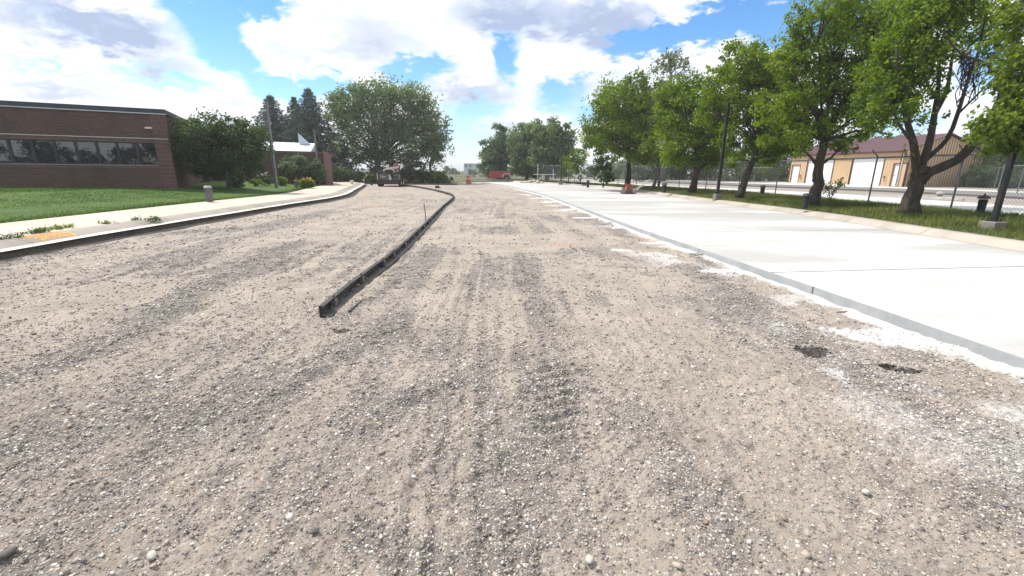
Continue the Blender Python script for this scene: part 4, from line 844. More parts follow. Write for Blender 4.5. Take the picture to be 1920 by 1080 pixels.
# ---------------------------------------------------------------- lamps, bollards, fences
POLE = surf('bronze_pole', (.034, .031, .033), (.024, .022, .024), 2, .5, .3)
POLEG = surf('weathered_pole', (.23, .215, .225), (.18, .168, .175), 2, .6, .2)
PEDC = concrete('pedestal_concrete', (.23, .21, .175), (.18, .165, .14), 0)
def light_pole(label, x, y, z0, ztop, w0, w1, head, ped, mat=POLE, group='lamp posts along the island', rz=0):
    t = thing('lamp_post', label, 'lamp post', (x, y, z0), rz, group); h = ztop-z0; zb = 0
    if ped:
        m = MB()
        if ped[1]: m.box((0, 0, ped[0]/2-.1), (ped[1], ped[1], ped[0]+.2))
        m.build('pedestal', PEDC, t, bevel=.02); zb = ped[0]
        m = MB(); m.box((0, 0, zb+.012), (w0*1.9, w0*1.9, .024)); 
        for a in (-1, 1):
            for c in (-1, 1): m.cyl((a*w0*.72, c*w0*.72, zb+.024), .016, .05, 6)
        m.build('base_plate', mat, t)
    m = MB(); hh = h-zb
    m.add([(sx_*w/2, sy_*w/2, z) for z, w in ((zb+.02, w0), (h, w1)) for sx_, sy_ in ((-1, -1), (1, -1), (1, 1), (-1, 1))], [(3, 2, 1, 0), (4, 5, 6, 7), (0, 1, 5, 4), (1, 2, 6, 5), (2, 3, 7, 6), (3, 0, 4, 7)])
    m.build('pole', mat, t, bevel=.008)
    if head:
        m = MB(); m.box((.0, 0, h+.03), (.10, .10, .06)); m.box((head*.55, 0, h+.05), (head, .30, .10), top=.9); m.build('lamp_head', mat, t, bevel=.015)
        m = MB(); m.box((head*.55, 0, h-.008), (head*.7, .22, .014)); m.build('lens', surf('lamp_lens', (.6, .6, .55), None, 5, .3), t)
    else:
        m = MB(); m.box((0, 0, h+.02), (w1*1.1, w1*1.1, .04)); m.build('cap', mat, t)
    return t
light_pole('thick dark lamp post on a concrete block at the right edge', 11.80, 10.95, .36, 5.3, .105, .095, .6, (.17, .36), rz=.12)
light_pole('slim dark lamp post with a flat head between the trees', 10.57, 23.4, .36, 4.9, .125, .11, .62, (.22, .30), rz=.1)
light_pole('dark lamp post hidden against the trunk of the dense rounded tree', 9.0, 36.0, .33, 6.2, .17, .13, .6, (.14, .5))
light_pole('thin far lamp post at the tapering end of the island', 5.62, 53.5, .28, 5.4, .15, .12, .55, (.2, .5))
light_pole('tall plain square post left of the spruces', -14.82, 28.4, .40, 5.45, .16, .12, 0, None, POLEG, 'posts by the brick wing')
light_pole('shorter thin square post beside the brick end pillar', -16.77, 39.3, .35, 4.75, .12, .10, 0, None, POLEG, 'posts by the brick wing')
DKG = surf('dark_green_metal', (.028, .034, .032), (.02, .024, .023), 3, .5)
GREYP = surf('grey_fixture', (.15, .145, .135), (.11, .105, .10), 5, .6)
def bollard(label, x, y, z, h=.6, w=.2, mat=DKG, cap=None, nub=False, sq=False):
    t = thing('bollard_light', label, 'bollard', (x, y, z), random.uniform(-.3, .3), 'bollard lights in the grass' if mat is DKG else None)
    m = MB()
    if sq: m.box((0, 0, h*.40), (w, w, h*.86))
    else: m.cyl((0, 0, -.03), w/2*.92, h*.84, 18, w/2)
    m.build('post', mat, t, bevel=.01 if sq else 0)
    m = MB()
    for k in range(4): m.cyl((0, 0, h*.62+k*h*.045), w*.56, h*.018, 18, w*.5)
    m.build('louvre', mat, t)
    m = MB(); m.cyl((0, 0, h*.82), w*.72, h*.05, 18); m.cyl((0, 0, h*.87), w*.72, h*.09, 18, w*.5)
    if nub: m.cyl((0, 0, h*.96), w*.14, h*.12, 10, w*.09)
    m.build('cap', cap or mat, t); return t
bollard('black bollard light close to the knotted tree trunk', 10.91, 16.79, .38, .56, .20)
bollard('black bollard light between the leaning tree and the knotted tree', 14.3, 26.0, .38, .62, .24)
bollard('dark green bollard light nearest the plate compactor', 9.75, 29.26, .38, .60, .26)
bollard('small dark bollard light touching the thin pale trunk', 11.85, 37.0, .36, .62, .2)
bollard('dark bollard light at the far end of the island by the saplings', 6.45, 39.2, .33, .62, .24)
bollard('black bollard light with a knob on its cap beside the thick post', 15.0, 14.4, .38, .64, .22, nub=True)
bollard('weathered grey bollard light with pale cap standing on the left lawn', -12.26, 18.18, .30, .64, .20, GREYP, surf('pale_cap', (.42, .41, .38), None, 5, .6), sq=True)
bollard('small grey bollard light among the orange daylilies', -15.3, 32.0, .36, .5, .2, GREYP, sq=True)
GALV = surf('galvanised_steel', (.26, .27, .27), (.20, .21, .215), 4, .45, .6)
GALVD = surf('dull_steel', (.15, .158, .165), (.11, .118, .122), 4, .55, .5)
def fence(name, label, path, zb, zt, post_s, mats, mesh=.075, arm=True, wire=.0042, rail_mid=False, pr=.030, kind='fence'):
    L = np.r_[0, np.cumsum(np.linalg.norm(np.diff(path, axis=0), axis=1))]
    P = lambda s: np.array([np.interp(s, L, path[:, 0]), np.interp(s, L, path[:, 1])])
    o = P(0); t = thing(name, label, kind, (o[0], o[1], zb)); H = zt-zb
    lp = lambda s, z: (*(P(s)-o), z)
    T = lambda s: (P(min(s+.1, L[-1]))-P(max(s-.1, 0)))/np.linalg.norm(P(min(s+.1, L[-1]))-P(max(s-.1, 0)))
    for s in post_s:
        m = MB(); m.cyl((*(P(s)-o), -.1), pr, H+.14, 10); m.cyl((*(P(s)-o), H+.04), pr*1.25, .04, 10)
        po = m.build('post', mats[0], t, smooth=False)
        if arm:
            nr = np.array([T(s)[1], -T(s)[0]]); nr = nr if nr[0] < 0 else -nr
            m = MB(); b0 = np.array(lp(s, H+.03)); m.tube([b0, b0+np.array([nr[0]*.28, nr[1]*.28, .28])], .022, 6); m.build('barb_arm', mats[0], po)
    for zz, nm in ([(H-.02, 'top_rail')]+([(H*.52, 'middle_rail')] if rail_mid else [])):
        m = MB(); ss = np.arange(post_s[0], post_s[-1]+.01, .8); m.tube([lp(s, zz) for s in ss], .034, 6); m.build(nm, mats[1], t)
    s = np.arange(post_s[0]-H, post_s[-1], mesh*1.414); V = []; F = []; n = 0; K = 5
    for sg in (1, -1):
        for s0 in s:
            a = []
            for k in range(K):
                f = k/(K-1); ss = s0+H*f if sg > 0 else s0+H-H*f
                a.append((ss, .04+(H-.06)*f))
            a = [q for q in a if post_s[0] <= q[0] <= post_s[-1]]
            if len(a) < 2: continue
            for (sa_, za), (sb, zb2) in zip(a[:-1], a[1:]):
                p0, p1 = lp(sa_, za), lp(sb, zb2); tt = T(sa_)*wire
                V += [(p0[0]-tt[0], p0[1]-tt[1], p0[2]), (p0[0]+tt[0], p0[1]+tt[1], p0[2]), (p1[0]+tt[0], p1[1]+tt[1], p1[2]), (p1[0]-tt[0], p1[1]-tt[1], p1[2])]
                F.append((n, n+1, n+2, n+3)); n += 4
    link('chain_link', np_mesh('chain_link', V, F), mats[2], t)
    return t
FL = np.r_[0, np.cumsum(np.linalg.norm(np.diff(FENCE, axis=0), axis=1))]
def s_on(px, py):
    d = ray(px, py); r = d[0]/d[1]; e = FENCE[:, 0]-r*FENCE[:, 1]; y = FENCE[:, 1]
    ok = y > 8; k = np.argmin(np.abs(e)+(~ok)*99); return FL[k]
ps = [s_on(*q_) for q_ in [(1784, 395), (1632, 383), (1527, 371), (1453, 366), (1382, 360), (1322, 357), (1274, 354), (1228, 352), (1191, 350), (1158, 348)]]
ps = [FL[np.argmin(np.abs(FENCE[:, 1]-yy))] for yy in (4, 7.2, 10.4, 13.0)]+ps
ps = sorted(set(round(float(s), 2) for s in ps)); ps = [s for k, s in enumerate(ps) if k == 0 or s-ps[k-1] > 1.2]
s = ps[-1]+3
while s < FL[-1]-.5: ps.append(s); s += 3.1
WIRE = surf('fence_wire', (.20, .205, .20), None, 4, .5, .5)
fence('chain_link_fence', 'long chain link fence with barb arms running behind the island trees', FENCE, .40, 2.33, ps, (GALVD, GALVD, WIRE))
bfA = np.array([(24, 72.), (27, 66), (30, 61.2), (33.0, 57.0)])
bfA = resample(bfA, 60); LA = float(np.sum(np.linalg.norm(np.diff(bfA, axis=0), axis=1)))
fence('chain_link_fence', 'pale back fence ending at the left corner of the garage', bfA, .55, 2.35, list(np.linspace(0, LA, 7)), (GALV, GALV, WIRE), .14, False, .007)
bfB = resample(np.array([(42.5, 41.0), (38.5, 35.5), (33.2, 31.2), (31.2, 26), (30.5, 20)]), 60); LB = float(np.sum(np.linalg.norm(np.diff(bfB, axis=0), axis=1)))
fence('chain_link_fence', 'pale back fence running right from the garage gable', bfB, .58, 2.3, list(np.linspace(0, LB, 9)), (GALV, GALV, WIRE), .10, False, .006)
# white gate at the far end
WHT = surf('white_paint', (.74, .74, .72), (.66, .66, .64), 3, .5)
gx, gy, _ = at(1008, 337, .3); gy = 60; gx = atY(1008, 337, 60)[0]
t = thing('pipe_gate', 'white pipe gate frame standing before the far clump of trees', 'gate', (gx, gy, .25))
for x in (0, 2.05):
    m = MB(); m.cyl((x, 0, -.1), .042, 2.4 if x == 0 else 1.75, 10); m.build('post', surf('gate_paint', (.52, .53, .53), None, 3, .5), t)
for z in (.98,): 
    m = MB(); m.tube([(-.6, -.06, z), (2.4, -.06, z)], .03, 6); m.build('rail', WHT, t)
# beams lying in the yard
x, y, _ = at(1706, 372, .42)
m = MB(); m.bx((-2.2, -.07, 0), (2.2, .07, .12)); o = m.build('parking_beam', surf('pale_timber', (.58, .56, .52), (.45, .43, .4), 4, .8), bevel=.01); o.location = (x, y, .43); o.rotation_euler = (0, 0, R_(-68)); tag(o, 'long pale beam lying on the yard gravel behind the forked tree', 'beam')
m = MB()
V, F = ICO; o = link('rock', np_mesh('rock', V*np.array([.28, .22, .18])*(1+RNG.normal(0, .08, (12, 1))), F), ROCK); x, y, _ = at(1762, 366, .5); o.location = (x, y, .58); sb = o.modifiers.new('round', 'SUBSURF'); sb.levels = sb.render_levels = 2; tag(o, 'white boulder on the yard gravel near the end of the pale beam', 'rock')

# ---------------------------------------------------------------- steel form line
FM = surf('form_steel', (.050, .050, .052), (.095, .09, .085), 7, .5, .55, bump=.25, bscale=40)
FMR = surf('form_flange', (.20, .19, .18), (.11, .10, .095), 6, .5, .5)
FORM = smooth_path([at(597, 574, .145)[:2], at(665, 520, .145)[:2], at(740, 466, .145)[:2], at(795, 418, .145)[:2], at(832, 383, .145)[:2], at(848, 370, .145)[:2], at(846, 363.5, .145)[:2], at(820, 356, .145)[:2], at(785, 349.5, .145)[:2], at(757, 346, .145)[:2]], .15)
FLn = np.r_[0, np.cumsum(np.linalg.norm(np.diff(FORM, axis=0), axis=1))]
ft = thing('steel_form', 'line of dark steel paving forms laid across the gravel in a bend', 'form', (FORM[0][0], FORM[0][1], 0))
fo_ = FORM[0]; s = 0; seg = 3.02
def fp(s): return np.array([np.interp(s, FLn, FORM[:, 0]), np.interp(s, FLn, FORM[:, 1])])
while s < FLn[-1]-.5:
    e = min(s+seg, FLn[-1]); ss = np.linspace(s, e-.012, 12 if s > 15 else 4); pts = np.array([fp(q) for q in ss])
    tg = np.gradient(pts, axis=0); tg /= np.linalg.norm(tg, axis=1)[:, None]; nr = np.column_stack([tg[:, 1], -tg[:, 0]])      # to the right
    zj = random.uniform(-.006, .006)
    def rw(d, z): return [(*(p+n_*d-fo_), z+zj) for p, n_ in zip(pts, nr)]
    prof = [(0, .0), (0, .150), (.055, .150), (.055, .136), (.010, .128), (.010, .036), (.125, .026), (.125, .0)]
    m = MB(); n = len(pts)
    rr = [rw(d, z) for d, z in prof]; V = [p for r_ in rr for p in r_]; F = []
    for a in range(len(prof)):
        b_ = (a+1) % len(prof)
        for k in range(n-1): F.append((a*n+k, a*n+k+1, b_*n+k+1, b_*n+k))
    F.append(tuple(a*n for a in range(len(prof)))); F.append(tuple(a*n+n-1 for a in range(len(prof)))[::-1])
    m.add(V, F); ro = m.build('form_rail', [FM], ft)
    m2 = MB(); f2 = [rw(d, z) for d, z in ((.012, .0375), (.126, .0275))]; m2.add([p for r_ in f2 for p in r_], [(k, k+1, n+k+1, n+k) for k in range(n-1)]); m2.build('flange_face', FMR, ro)
    for q in (s+.35, s+1.5, s+2.65):
        if q > e-.1: continue
        p = fp(q); g2 = (fp(q+.05)-fp(q-.05)); g2 /= np.linalg.norm(g2); nn = np.array([g2[1], -g2[0]]); c = p+nn*.05-fo_; rz = math.atan2(g2[1], g2[0])
        m = MB(); m.box((c[0], c[1], .08), (.075, .06, .085), rz); m.box((c[0]+nn[0]*.028, c[1]+nn[1]*.028, .10), (.10, .012, .022), rz); m.tube([(c[0], c[1], -.05), (c[0], c[1], .175)], .012, 6)
        m.build('stake_pocket', FMR, ft)
    s = e
x, y, _ = at(799, 416, 0); _, _, zt = atY(795, 381, y)
m = MB(); m.tube([(0, 0, -.1), (-.02, .01, .3), (-.045, 0, zt)], .013, 8); o = m.build('steel_stake', surf('rusty_steel', (.12, .085, .065), (.07, .05, .04), 12, .8, .3)); o.location = (x, y, 0); tag(o, 'thin steel stake standing upright behind the form line', 'stake')
for (p0, p1, lab) in (((634, 586), (667, 559), 'longer loose steel pin lying by the near end of the form'), ((641, 580), (664, 562), 'shorter loose steel pin lying by the near end of the form')):
    a, c = np.array(at(*p0, .02)), np.array(at(*p1, .02)); m = MB(); m.tube([(0, 0, 0), tuple(c-a)], .013, 8); m.cyl((0, 0, -.0), .02, .01, 8); o = m.build('steel_pin', FM); o.location = (a[0]+.13, a[1], .035); tag(o, lab, 'pin')
x, y, _ = at(820, 353, 0); m = MB(); m.box((0, 0, .12), (.42, .3, .24), .4, .7); m.tube([(-.2, 0, .2), (.35, .1, .05)], .03, 6); o = m.build('form_clamp', FM); o.location = (x, y, 0); tag(o, 'dark lump of steel lying beyond the bend of the form line', 'clamp')
x, y, _ = at(697, 347.5, 0); m = MB(); m.box((0, 0, .1), (.3, .25, .2), .3, .6); m.tube([(-.1, 0, .18), (-.3, .05, .26)], .03, 6); o = m.build('rubble_lump', FM); o.location = (x, y, 0); tag(o, 'small dark lump on the gravel left of the loaded trailer', 'debris')
x, y, _ = at(660, 346, .2); m = MB(); m.cyl((0, 0, 0), .15, .36, 16, .18); m.cyl((0, 0, .34), .19, .03, 16); o = m.build('bucket', surf('cream_plastic', (.72, .67, .55), None, 5, .5)); o.location = (x, y, .24); tag(o, 'cream bucket on the walk corner at the end of the sidewalk', 'bucket')
x, y, _ = at(672, 351, 0); m = MB(); m.tube([(0, 0, -.1), (.02, 0, .75)], .014, 6); o = m.build('steel_stake', bpy.data.materials['rusty_steel']); o.location = (x+.4, y, 0); tag(o, 'thin stake at the far end of the left gutter', 'stake')

# ---------------------------------------------------------------- loaded form trailer at the end of the gravel
TX, TY = -12.25, 44.6
RUST = surf('rusty_frame', (.085, .060, .052), (.055, .042, .038), 4, .75, .2); TYRE = surf('tyre_rubber', (.022, .021, .020), (.035, .033, .031), 8, .9)
TIMB = surf('form_timber', (.50, .40, .30), (.36, .28, .21), 3, .85, stretch=(.3, 3, 3)); PALE = surf('pale_pipe', (.60, .56, .52), (.44, .41, .38), 5, .6); GPAN = surf('grey_panel', (.20, .205, .20), (.15, .155, .15), 3, .6)
t = thing('loaded_trailer', 'rusty low trailer piled with pipes boards and tools at the end of the gravel', 'trailer', (TX, TY, 0))
m = MB(); m.bx((-1.12, 0, .50), (1.12, 3.6, .60)); m.bx((-1.16, -.06, .42), (1.16, .06, .66)); m.bx((-1.0, .1, .36), (-.9, 3.5, .5)); m.bx((.9, .1, .36), (1.0, 3.5, .5)); m.bx((-1.0, -.10, .30), (1.0, -.065, .40)); m.build('deck', RUST, t)
for sx_ in (-1, 1):
    for yy in (.55, 1.45):
        m = MB(); m.cyl((sx_*1.03-.10, yy, .34), .34, .22, 22, axis='x'); w_ = m.build('wheel', TYRE, t)
        m = MB(); m.cyl((sx_*1.03-.115 if sx_ < 0 else sx_*1.03+.10, yy, .34), .17, .025, 14, axis='x'); m.build('rim', PALE, w_)
    m = MB(); m.bx((sx_*1.20-.14, -.02, .68), (sx_*1.20+.14, 2.1, .74)); m.build('fender', RUST, t)
for sx_, mt in ((-1.05, PALE), (.95, RUST)):
    m = MB(); m.bx((sx_-.04, .02, .66), (sx_+.04, .10, 1.32)); m.build('stanchion', mt, t)
m = MB(); m.bx((-1.05, .01, 1.20), (.95, .11, 1.28)); m.build('rack_bar', RUST, t)
m = MB(); m.bx((-.9, .25, .62), (.05, .9, 1.15)); m.build('tool_box', GPAN, t, bevel=.02)
m = MB(); m.prism([(.2, .62), (.2, .95), (.45, 1.18), (.95, 1.18), (.95, .62)], .50, .98); m.build('engine_cover', GPAN, t)
m = MB(); m.bx((.55, .19, .8), (.85, .199, 1.05)); m.build('panel_glass', surf('dark_panel', (.05, .055, .065), None, 5, .3), t)
m = MB(); m.bx((-.75, .12, .86), (-.25, .24, .98)); m.bx((-.6, .14, .98), (-.35, .24, 1.03)); m.build('cable_bundle', TIMB, t)
m = MB(); m.tube([(.12, .1, .62), (.16, .1, .9), (.10, .12, 1.12)], .06, 8); m.tube([(.26, .1, .64), (.24, .12, .95)], .05, 8); m.tube([(.05, .08, 1.12), (.2, .1, 1.06)], .05, 8); m.build('white_hose', WHT, t)
rr = random.Random(5)
for k in range(9):
    m = MB(); x0 = rr.uniform(-.95, -.2); z0 = rr.uniform(1.28, 1.5); y0 = rr.uniform(.1, 1.6)
    m.box((0, 0, 0), (rr.uniform(.7, 1.3), rr.uniform(.05, .14), rr.uniform(.05, .10)))
    o = m.build('board', TIMB if k % 2 else PALE, t); o.location = (x0+.45+rr.uniform(0, .5), y0, z0+k*.035); o.rotation_euler = (rr.uniform(-.2, .2), rr.uniform(-.35, .35), rr.uniform(-.6, .6))
for k in range(7):
    m = MB(); m.tube([(-.5, 0, 0), (.5, 0, 0)], rr.uniform(.025, .045), 8); o = m.build('pipe', RUST if k % 3 else PALE, t); o.location = (rr.uniform(-.3, .5), rr.uniform(.3, 2), 1.40+k*.06); o.rotation_euler = (rr.uniform(-.3, .3), rr.uniform(-.5, .5), rr.uniform(-1, 1))
m = MB(); m.tube([(-.55, .3, 2.0), (.0, .3, 1.75)], .04, 8); m.tube([(-.45, .3, 1.3), (-.4, .35, 1.8)], .035, 6); m.tube([(.5, .3, 1.3), (.55, .3, 1.8), (.3, .3, 1.82), (.0, .3, 1.74)], .035, 6); m.build('pipe_rack', PALE, t)
m = MB(); m.cyl((-.05, .4, 1.83), .13, .3, 12, .1); m.build('jug', PALE, t)
m = MB(); m.box((.05, .9, 1.45), (1.3, 1.1, .32), .1); m.build('load', RUST, t)
# stop sign beyond it
x, y, _ = atY(744.5, 338, 52)
t = thing('stop_sign', 'red stop sign on a post just right of and beyond the loaded trailer', 'sign', (x, y, .05))
m = MB(); m.bx((-.03, -.02, -.1), (.03, .02, 1.85)); m.build('post', GALVD, t)
zc = atY(744.5, 312.5, 52)[2]-.05
def octo(r, y, th): 
    m = MB(); prof = [(r*math.cos(math.pi/8+k*math.pi/4), zc+r*math.sin(math.pi/8+k*math.pi/4)) for k in range(8)]; m.prism(prof, y, y+th, 'y'); return m
octo(.345, -.034, .008).build('rim', WHT, t); octo(.32, -.043, .008).build('plate', surf('sign_red', (.50, .045, .055), None, 3, .45), t)
fc = bpy.data.curves.new('lettering', 'FONT'); fc.body = 'STOP'; fc.size = .24; fc.align_x = 'CENTER'; fc.align_y = 'CENTER'; fc.extrude = .002
fo2 = bpy.data.objects.new('lettering_src', fc); COL.objects.link(fo2); dg = bpy.context.evaluated_depsgraph_get(); me = bpy.data.meshes.new_from_object(fo2.evaluated_get(dg)); bpy.data.objects.remove(fo2)
o = link('lettering', me, WHT, t); o.location = (0, -.047, zc); o.rotation_euler = (math.pi/2, 0, 0)

# ---------------------------------------------------------------- plate compactor on the slab edge
CR = surf('compactor_red', (.33, .095, .065), (.24, .08, .06), 6, .6); DIRT = surf('dusty_steel', (.22, .17, .15), (.14, .11, .10), 6, .8, .3)
x, y, _ = at(1180, 364, .13)
t = thing('plate_compactor', 'red plate compactor with a long handle parked at the slab edge', 'compactor', (x, y+.3, .135), R_(8))
m = MB(); m.prism([(-.52, .10), (-.42, .0), (.38, .0), (.55, .14), (.50, .16), (.36, .04), (-.40, .04), (-.48, .12)], -.28, .28, 'y'); m.build('plate', DIRT, t)
m = MB(); m.box((-.05, 0, .16), (.62, .42, .20), 0, .85); m.build('exciter', DIRT, t, bevel=.02)
m = MB(); m.box((-.02, 0, .36), (.44, .40, .22), 0, .85); m.cyl((.05, -.24, .36), .12, .06, 14, axis='y'); m.build('engine', CR, t, bevel=.03)
m = MB(); m.box((-.05, 0, .52), (.34, .3, .12), 0, .8); m.cyl((-.05, 0, .58), .035, .04, 8); m.build('fuel_tank', CR, t, bevel=.03)
m = MB()
for yy in (-.25, .25): m.tube([(-.45, yy, .08), (-.38, yy, .5), (-.2, yy, .66), (.25, yy, .66), (.4, yy, .45), (.42, yy, .08)], .022, 6)
m.tube([(-.2, -.25, .66), (-.2, .25, .66)], .022, 6); m.tube([(.25, -.25, .66), (.25, .25, .66)], .022, 6); m.build('guard_frame', CR, t)
m = MB()
for yy in (-.16, .16): m.tube([(.38, yy, .16), (.8, yy, .48), (1.42, yy, .93)], .034, 6)
m.tube([(1.42, -.16, .93), (1.55, -.14, .97), (1.6, 0, .98), (1.55, .14, .97), (1.42, .16, .93)], .022, 6); m.tube([(1.3, -.3, .90), (1.3, .3, .90)], .025, 6); m.build('handle', PALE, t)
# ---------------------------------------------------------------- barrel, trailer, truck at the far bend
x, y, _ = at(879, 344, .13)
t = thing('traffic_drum', 'small orange-red traffic drum on the far corner of the new slab', 'drum', (x, y, .135))
ORG = surf('safety_orange', (.62, .115, .070), (.52, .10, .06), 4, .5)
m = MB(); m.cyl((0, 0, 0), .38, .06, 18); m.build('base', TYRE, t)
m = MB(); m.cyl((0, 0, .06), .29, .38, 18, .27); m.cyl((0, 0, .44), .26, .3, 18, .22); m.build('body', ORG, t)
m = MB(); m.cyl((0, 0, .50), .272, .06, 18, .262); m.build('band', WHT, t)
m = MB(); m.tube([(-.1, 0, .74), (-.08, 0, .84), (.08, 0, .84), (.1, 0, .74)], .025, 6); m.build('handle', ORG, t)
xl, yl, _ = atY(917, 337, 70.5); xr_, _, _ = atY(958, 337, 70.5); W = xr_-xl
t = thing('dump_trailer', 'red box trailer with a wheel arch parked below the far trees', 'trailer', (xl, 70.5, .2))
RD = surf('faded_red', (.46, .085, .070), (.38, .075, .06), 1.5, .5)
m = MB(); m.bx((.55, 0, .38), (W, 1.9, 1.32)); m.bx((.5, -.03, 1.32), (W+.03, 1.93, 1.38))
m.build('box', RD, t, bevel=.02)
m = MB(); m.prism([(0, .30), (0, 1.2), (.12, 1.36), (.42, 1.36), (.52, 1.2), (.52, .30)], -.02, 1.92, 'y'); m.build('tailgate', surf('bright_red', (.56, .10, .085), None, 2, .5), t)
m = MB(); m.prism([(2.0, .4), (2.2, .98), (2.42, 1.08), (3.0, 1.08), (3.2, .98), (3.4, .4), (3.3, .4), (3.12, .9), (2.98, .98), (2.44, .98), (2.3, .92), (2.1, .4)], -.06, .0, 'y'); m.build('wheel_arch', WHT, t)
for xx in (2.72,):
    m = MB(); m.cyl((xx, -.04, .36), .38, .26, 20, axis='y'); w_ = m.build('wheel', TYRE, t); m = MB(); m.cyl((xx, -.06, .36), .2, .03, 14, axis='y'); m.build('rim', GPAN, w_)
m = MB(); m.bx((.3, .2, .26), (W, 1.7, .37)); m.build('chassis', TYRE, t)
x, y, _ = atY(951, 338, 68); m = MB(); m.box((0, 0, .22), (.5, .4, .5), .2, .8); o = m.build('concrete_block', PEDC); o.location = (x, y, .15); tag(o, 'pale concrete block in front of the red trailer', 'block')
# truck
TYk = 68.; xl = atY(1077, 338, TYk)[0]; W = atY(1136, 338, TYk)[0]-xl
t = thing('service_truck', 'white service truck facing left with a dark grey rear body behind the saplings', 'truck', (xl, TYk, .42))
WP = surf('white_car_paint', (.88, .88, .88), None, 3, .3); DG = surf('grey_body_paint', (.085, .088, .098), (.07, .072, .08), 2, .4); WG = glass_mat('truck_glass', (.02, .04, .07), .05)
def arch_prof(pts): return pts
m = MB(); m.prism([(0.02, .55), (0.06, .95), (.35, 1.08), (1.05, 1.16), (1.55, 1.86), (1.75, 1.98), (4.4, 2.02), (4.4, 1.9), (1.95, 1.86), (1.72, 1.22), (1.75, .42), (1.32, .42), (1.22, .70), (.95, .86), (.62, .80), (.46, .48), (.2, .42)], 0, 1.9, 'y'); m.build('cab', WP, t, bevel=.02)
m = MB(); m.prism([(1.76, .42), (1.76, 1.2), (4.7, 1.2), (4.7, .5), (3.55, .45), (3.45, .72), (3.2, .86), (2.92, .78), (2.75, .45)], .01, 1.89, 'y'); m.build('rear_body', DG, t, bevel=.02)
m = MB(); m.bx((1.98, .03, 1.2), (3.85, 1.86, 1.86)); m.build('window', WG, t)
m = MB(); m.bx((1.92, .0, 1.2), (2.02, 1.9, 1.88)); m.bx((3.82, 0, 1.2), (3.98, 1.9, 1.9)); m.bx((2.0, 0, 1.82), (3.9, 1.9, 1.9)); m.build('window_frame', WP, t)
m = MB(); m.bx((3.98, .03, 1.2), (4.65, 1.86, 1.75)); m.build('canopy', DG, t)
for xx in (.85, 3.2):
    m = MB(); m.cyl((xx, -.02, .36), .37, .24, 22, axis='y'); w_ = m.build('wheel', TYRE, t); m = MB(); m.cyl((xx, -.045, .36), .2, .03, 14, axis='y'); m.build('rim', PALE, w_)
m = MB(); m.bx((.0, .15, .7), (.06, .5, .86)); m.build('headlight', surf('headlight_glass', (.6, .6, .6), None, 3, .2), t); m = MB(); m.bx((-.06, .05, .42), (.1, 1.85, .58)); m.build('bumper', GPAN, t)
m = MB(); m.box((1.62, -.1, 1.28), (.08, .16, .2)); m.build('mirror', DG, t)
# rubble by the gate
x, y, _ = atY(1001, 337, 59); V = []; F = []; T = []; o_ = 0
for k in range(46):
    r_ = RNG.uniform(.08, .24); p = np.array([RNG.normal(0, .75), RNG.normal(0, .4), 0]); p[2] = max(0.02, .45-abs(p[0])*.35-abs(p[1])*.3)*RNG.uniform(.2, 1)
    v = ICO[0]*(1+RNG.normal(0, .15, (12, 1)))*np.array([1.2, 1, .7])*r_+p; V.append(v); F.append(ICO[1]+o_); o_ += 12
    T.append(np.tile(np.array([(.62, .56, .52), (.55, .36, .30), (.45, .40, .37)][k % 3]), (12, 1)))
o = link('rubble_heap', np_mesh('rubble_heap', np.concatenate(V), np.concatenate(F), np.concatenate(T)), attr_mat('rubble')); o.location = (x, y, .2); tag(o, 'low heap of pink and white concrete rubble by the white gate', 'rubble', kind='stuff')
# far houses
x, y, _ = atY(888, 332, 215)
t = thing('distant_house', 'pale two-storey house far off in the dusty distance', 'house', (x-4.5, 215, 0))
HW = surf('pale_render', (.52, .54, .56), (.46, .48, .5), .5, .8); HD = surf('grey_roof', (.16, .17, .18), None, 1, .8)
m = MB(); m.bx((0, 0, 0), (8.5, 6, 4.9)); m.build('wall', HW, t); m = MB(); m.prism([(-.5, 4.9), (6.5, 4.9), (3, 5.9)], -.4, 8.9); m.build('roof', HW, t)
for xx, zz in ((.6, 3.2), (2.6, 3.2), (5.6, 3.2), (7.0, 1.2), (3.6, 1.0)): m = MB(); m.bx((xx, -.06, zz), (xx+.9, 0, zz+1.2)); m.build('window', HD, t)
m = MB(); m.bx((8.6, 0, 0), (13, 5, 2.5)); m.build('garage', HW, t); m = MB(); m.bx((9.2, -.06, .1), (12.2, 0, 2.0)); m.build('garage_door', HD, t)
# weeds and paint on the left kerb
for px, py, w_, n_, lab in [(70, 437, .28, 240, 'dark leafy weed in the kerb joint at far left'), (105, 430, .55, 420, 'yellowish grass tuft along the left kerb by the orange paint'), (200, 420, .14, 120, 'small brown weed on the sidewalk edge'), (287, 413, .35, 200, 'flat green weed on the left kerb further along'), (20, 447, .35, 200, 'strip of weeds at the left edge of the frame'), (257, 413, .12, 80, 'tiny dry weed on the sidewalk edge')]:
    x, y, _ = at(px, py, .24); n2 = n_
    C = np.column_stack([RNG.normal(0, .08, n2//8), RNG.uniform(-w_*.6, w_*.6, n2//8), RNG.uniform(.0, .06, n2//8)])
    V, F, T = leaf_cloud(C, np.full(len(C), .55 if 'yellow' in lab else .3), 9, np.full(len(C), .07), .06, wid=.35)
    o = link('weed', np_mesh('weed', V, F, T), L_LIME if 'yellow' in lab or 'brown' in lab else L_DARK); o.location = (x, y, .235); tag(o, lab, 'weed')
m_, nt, out = new_mat('orange_marking_paint'); b = NB(nt); p = b.n('ShaderNodeBsdfPrincipled'); p.inputs['Base Color'].default_value = (.80, .36, .06, 1); p.inputs['Roughness'].default_value = .9
tr = b.n('ShaderNodeBsdfTransparent'); mx = b.n('ShaderNodeMixShader'); gpos = b.n('ShaderNodeNewGeometry').outputs['Position']
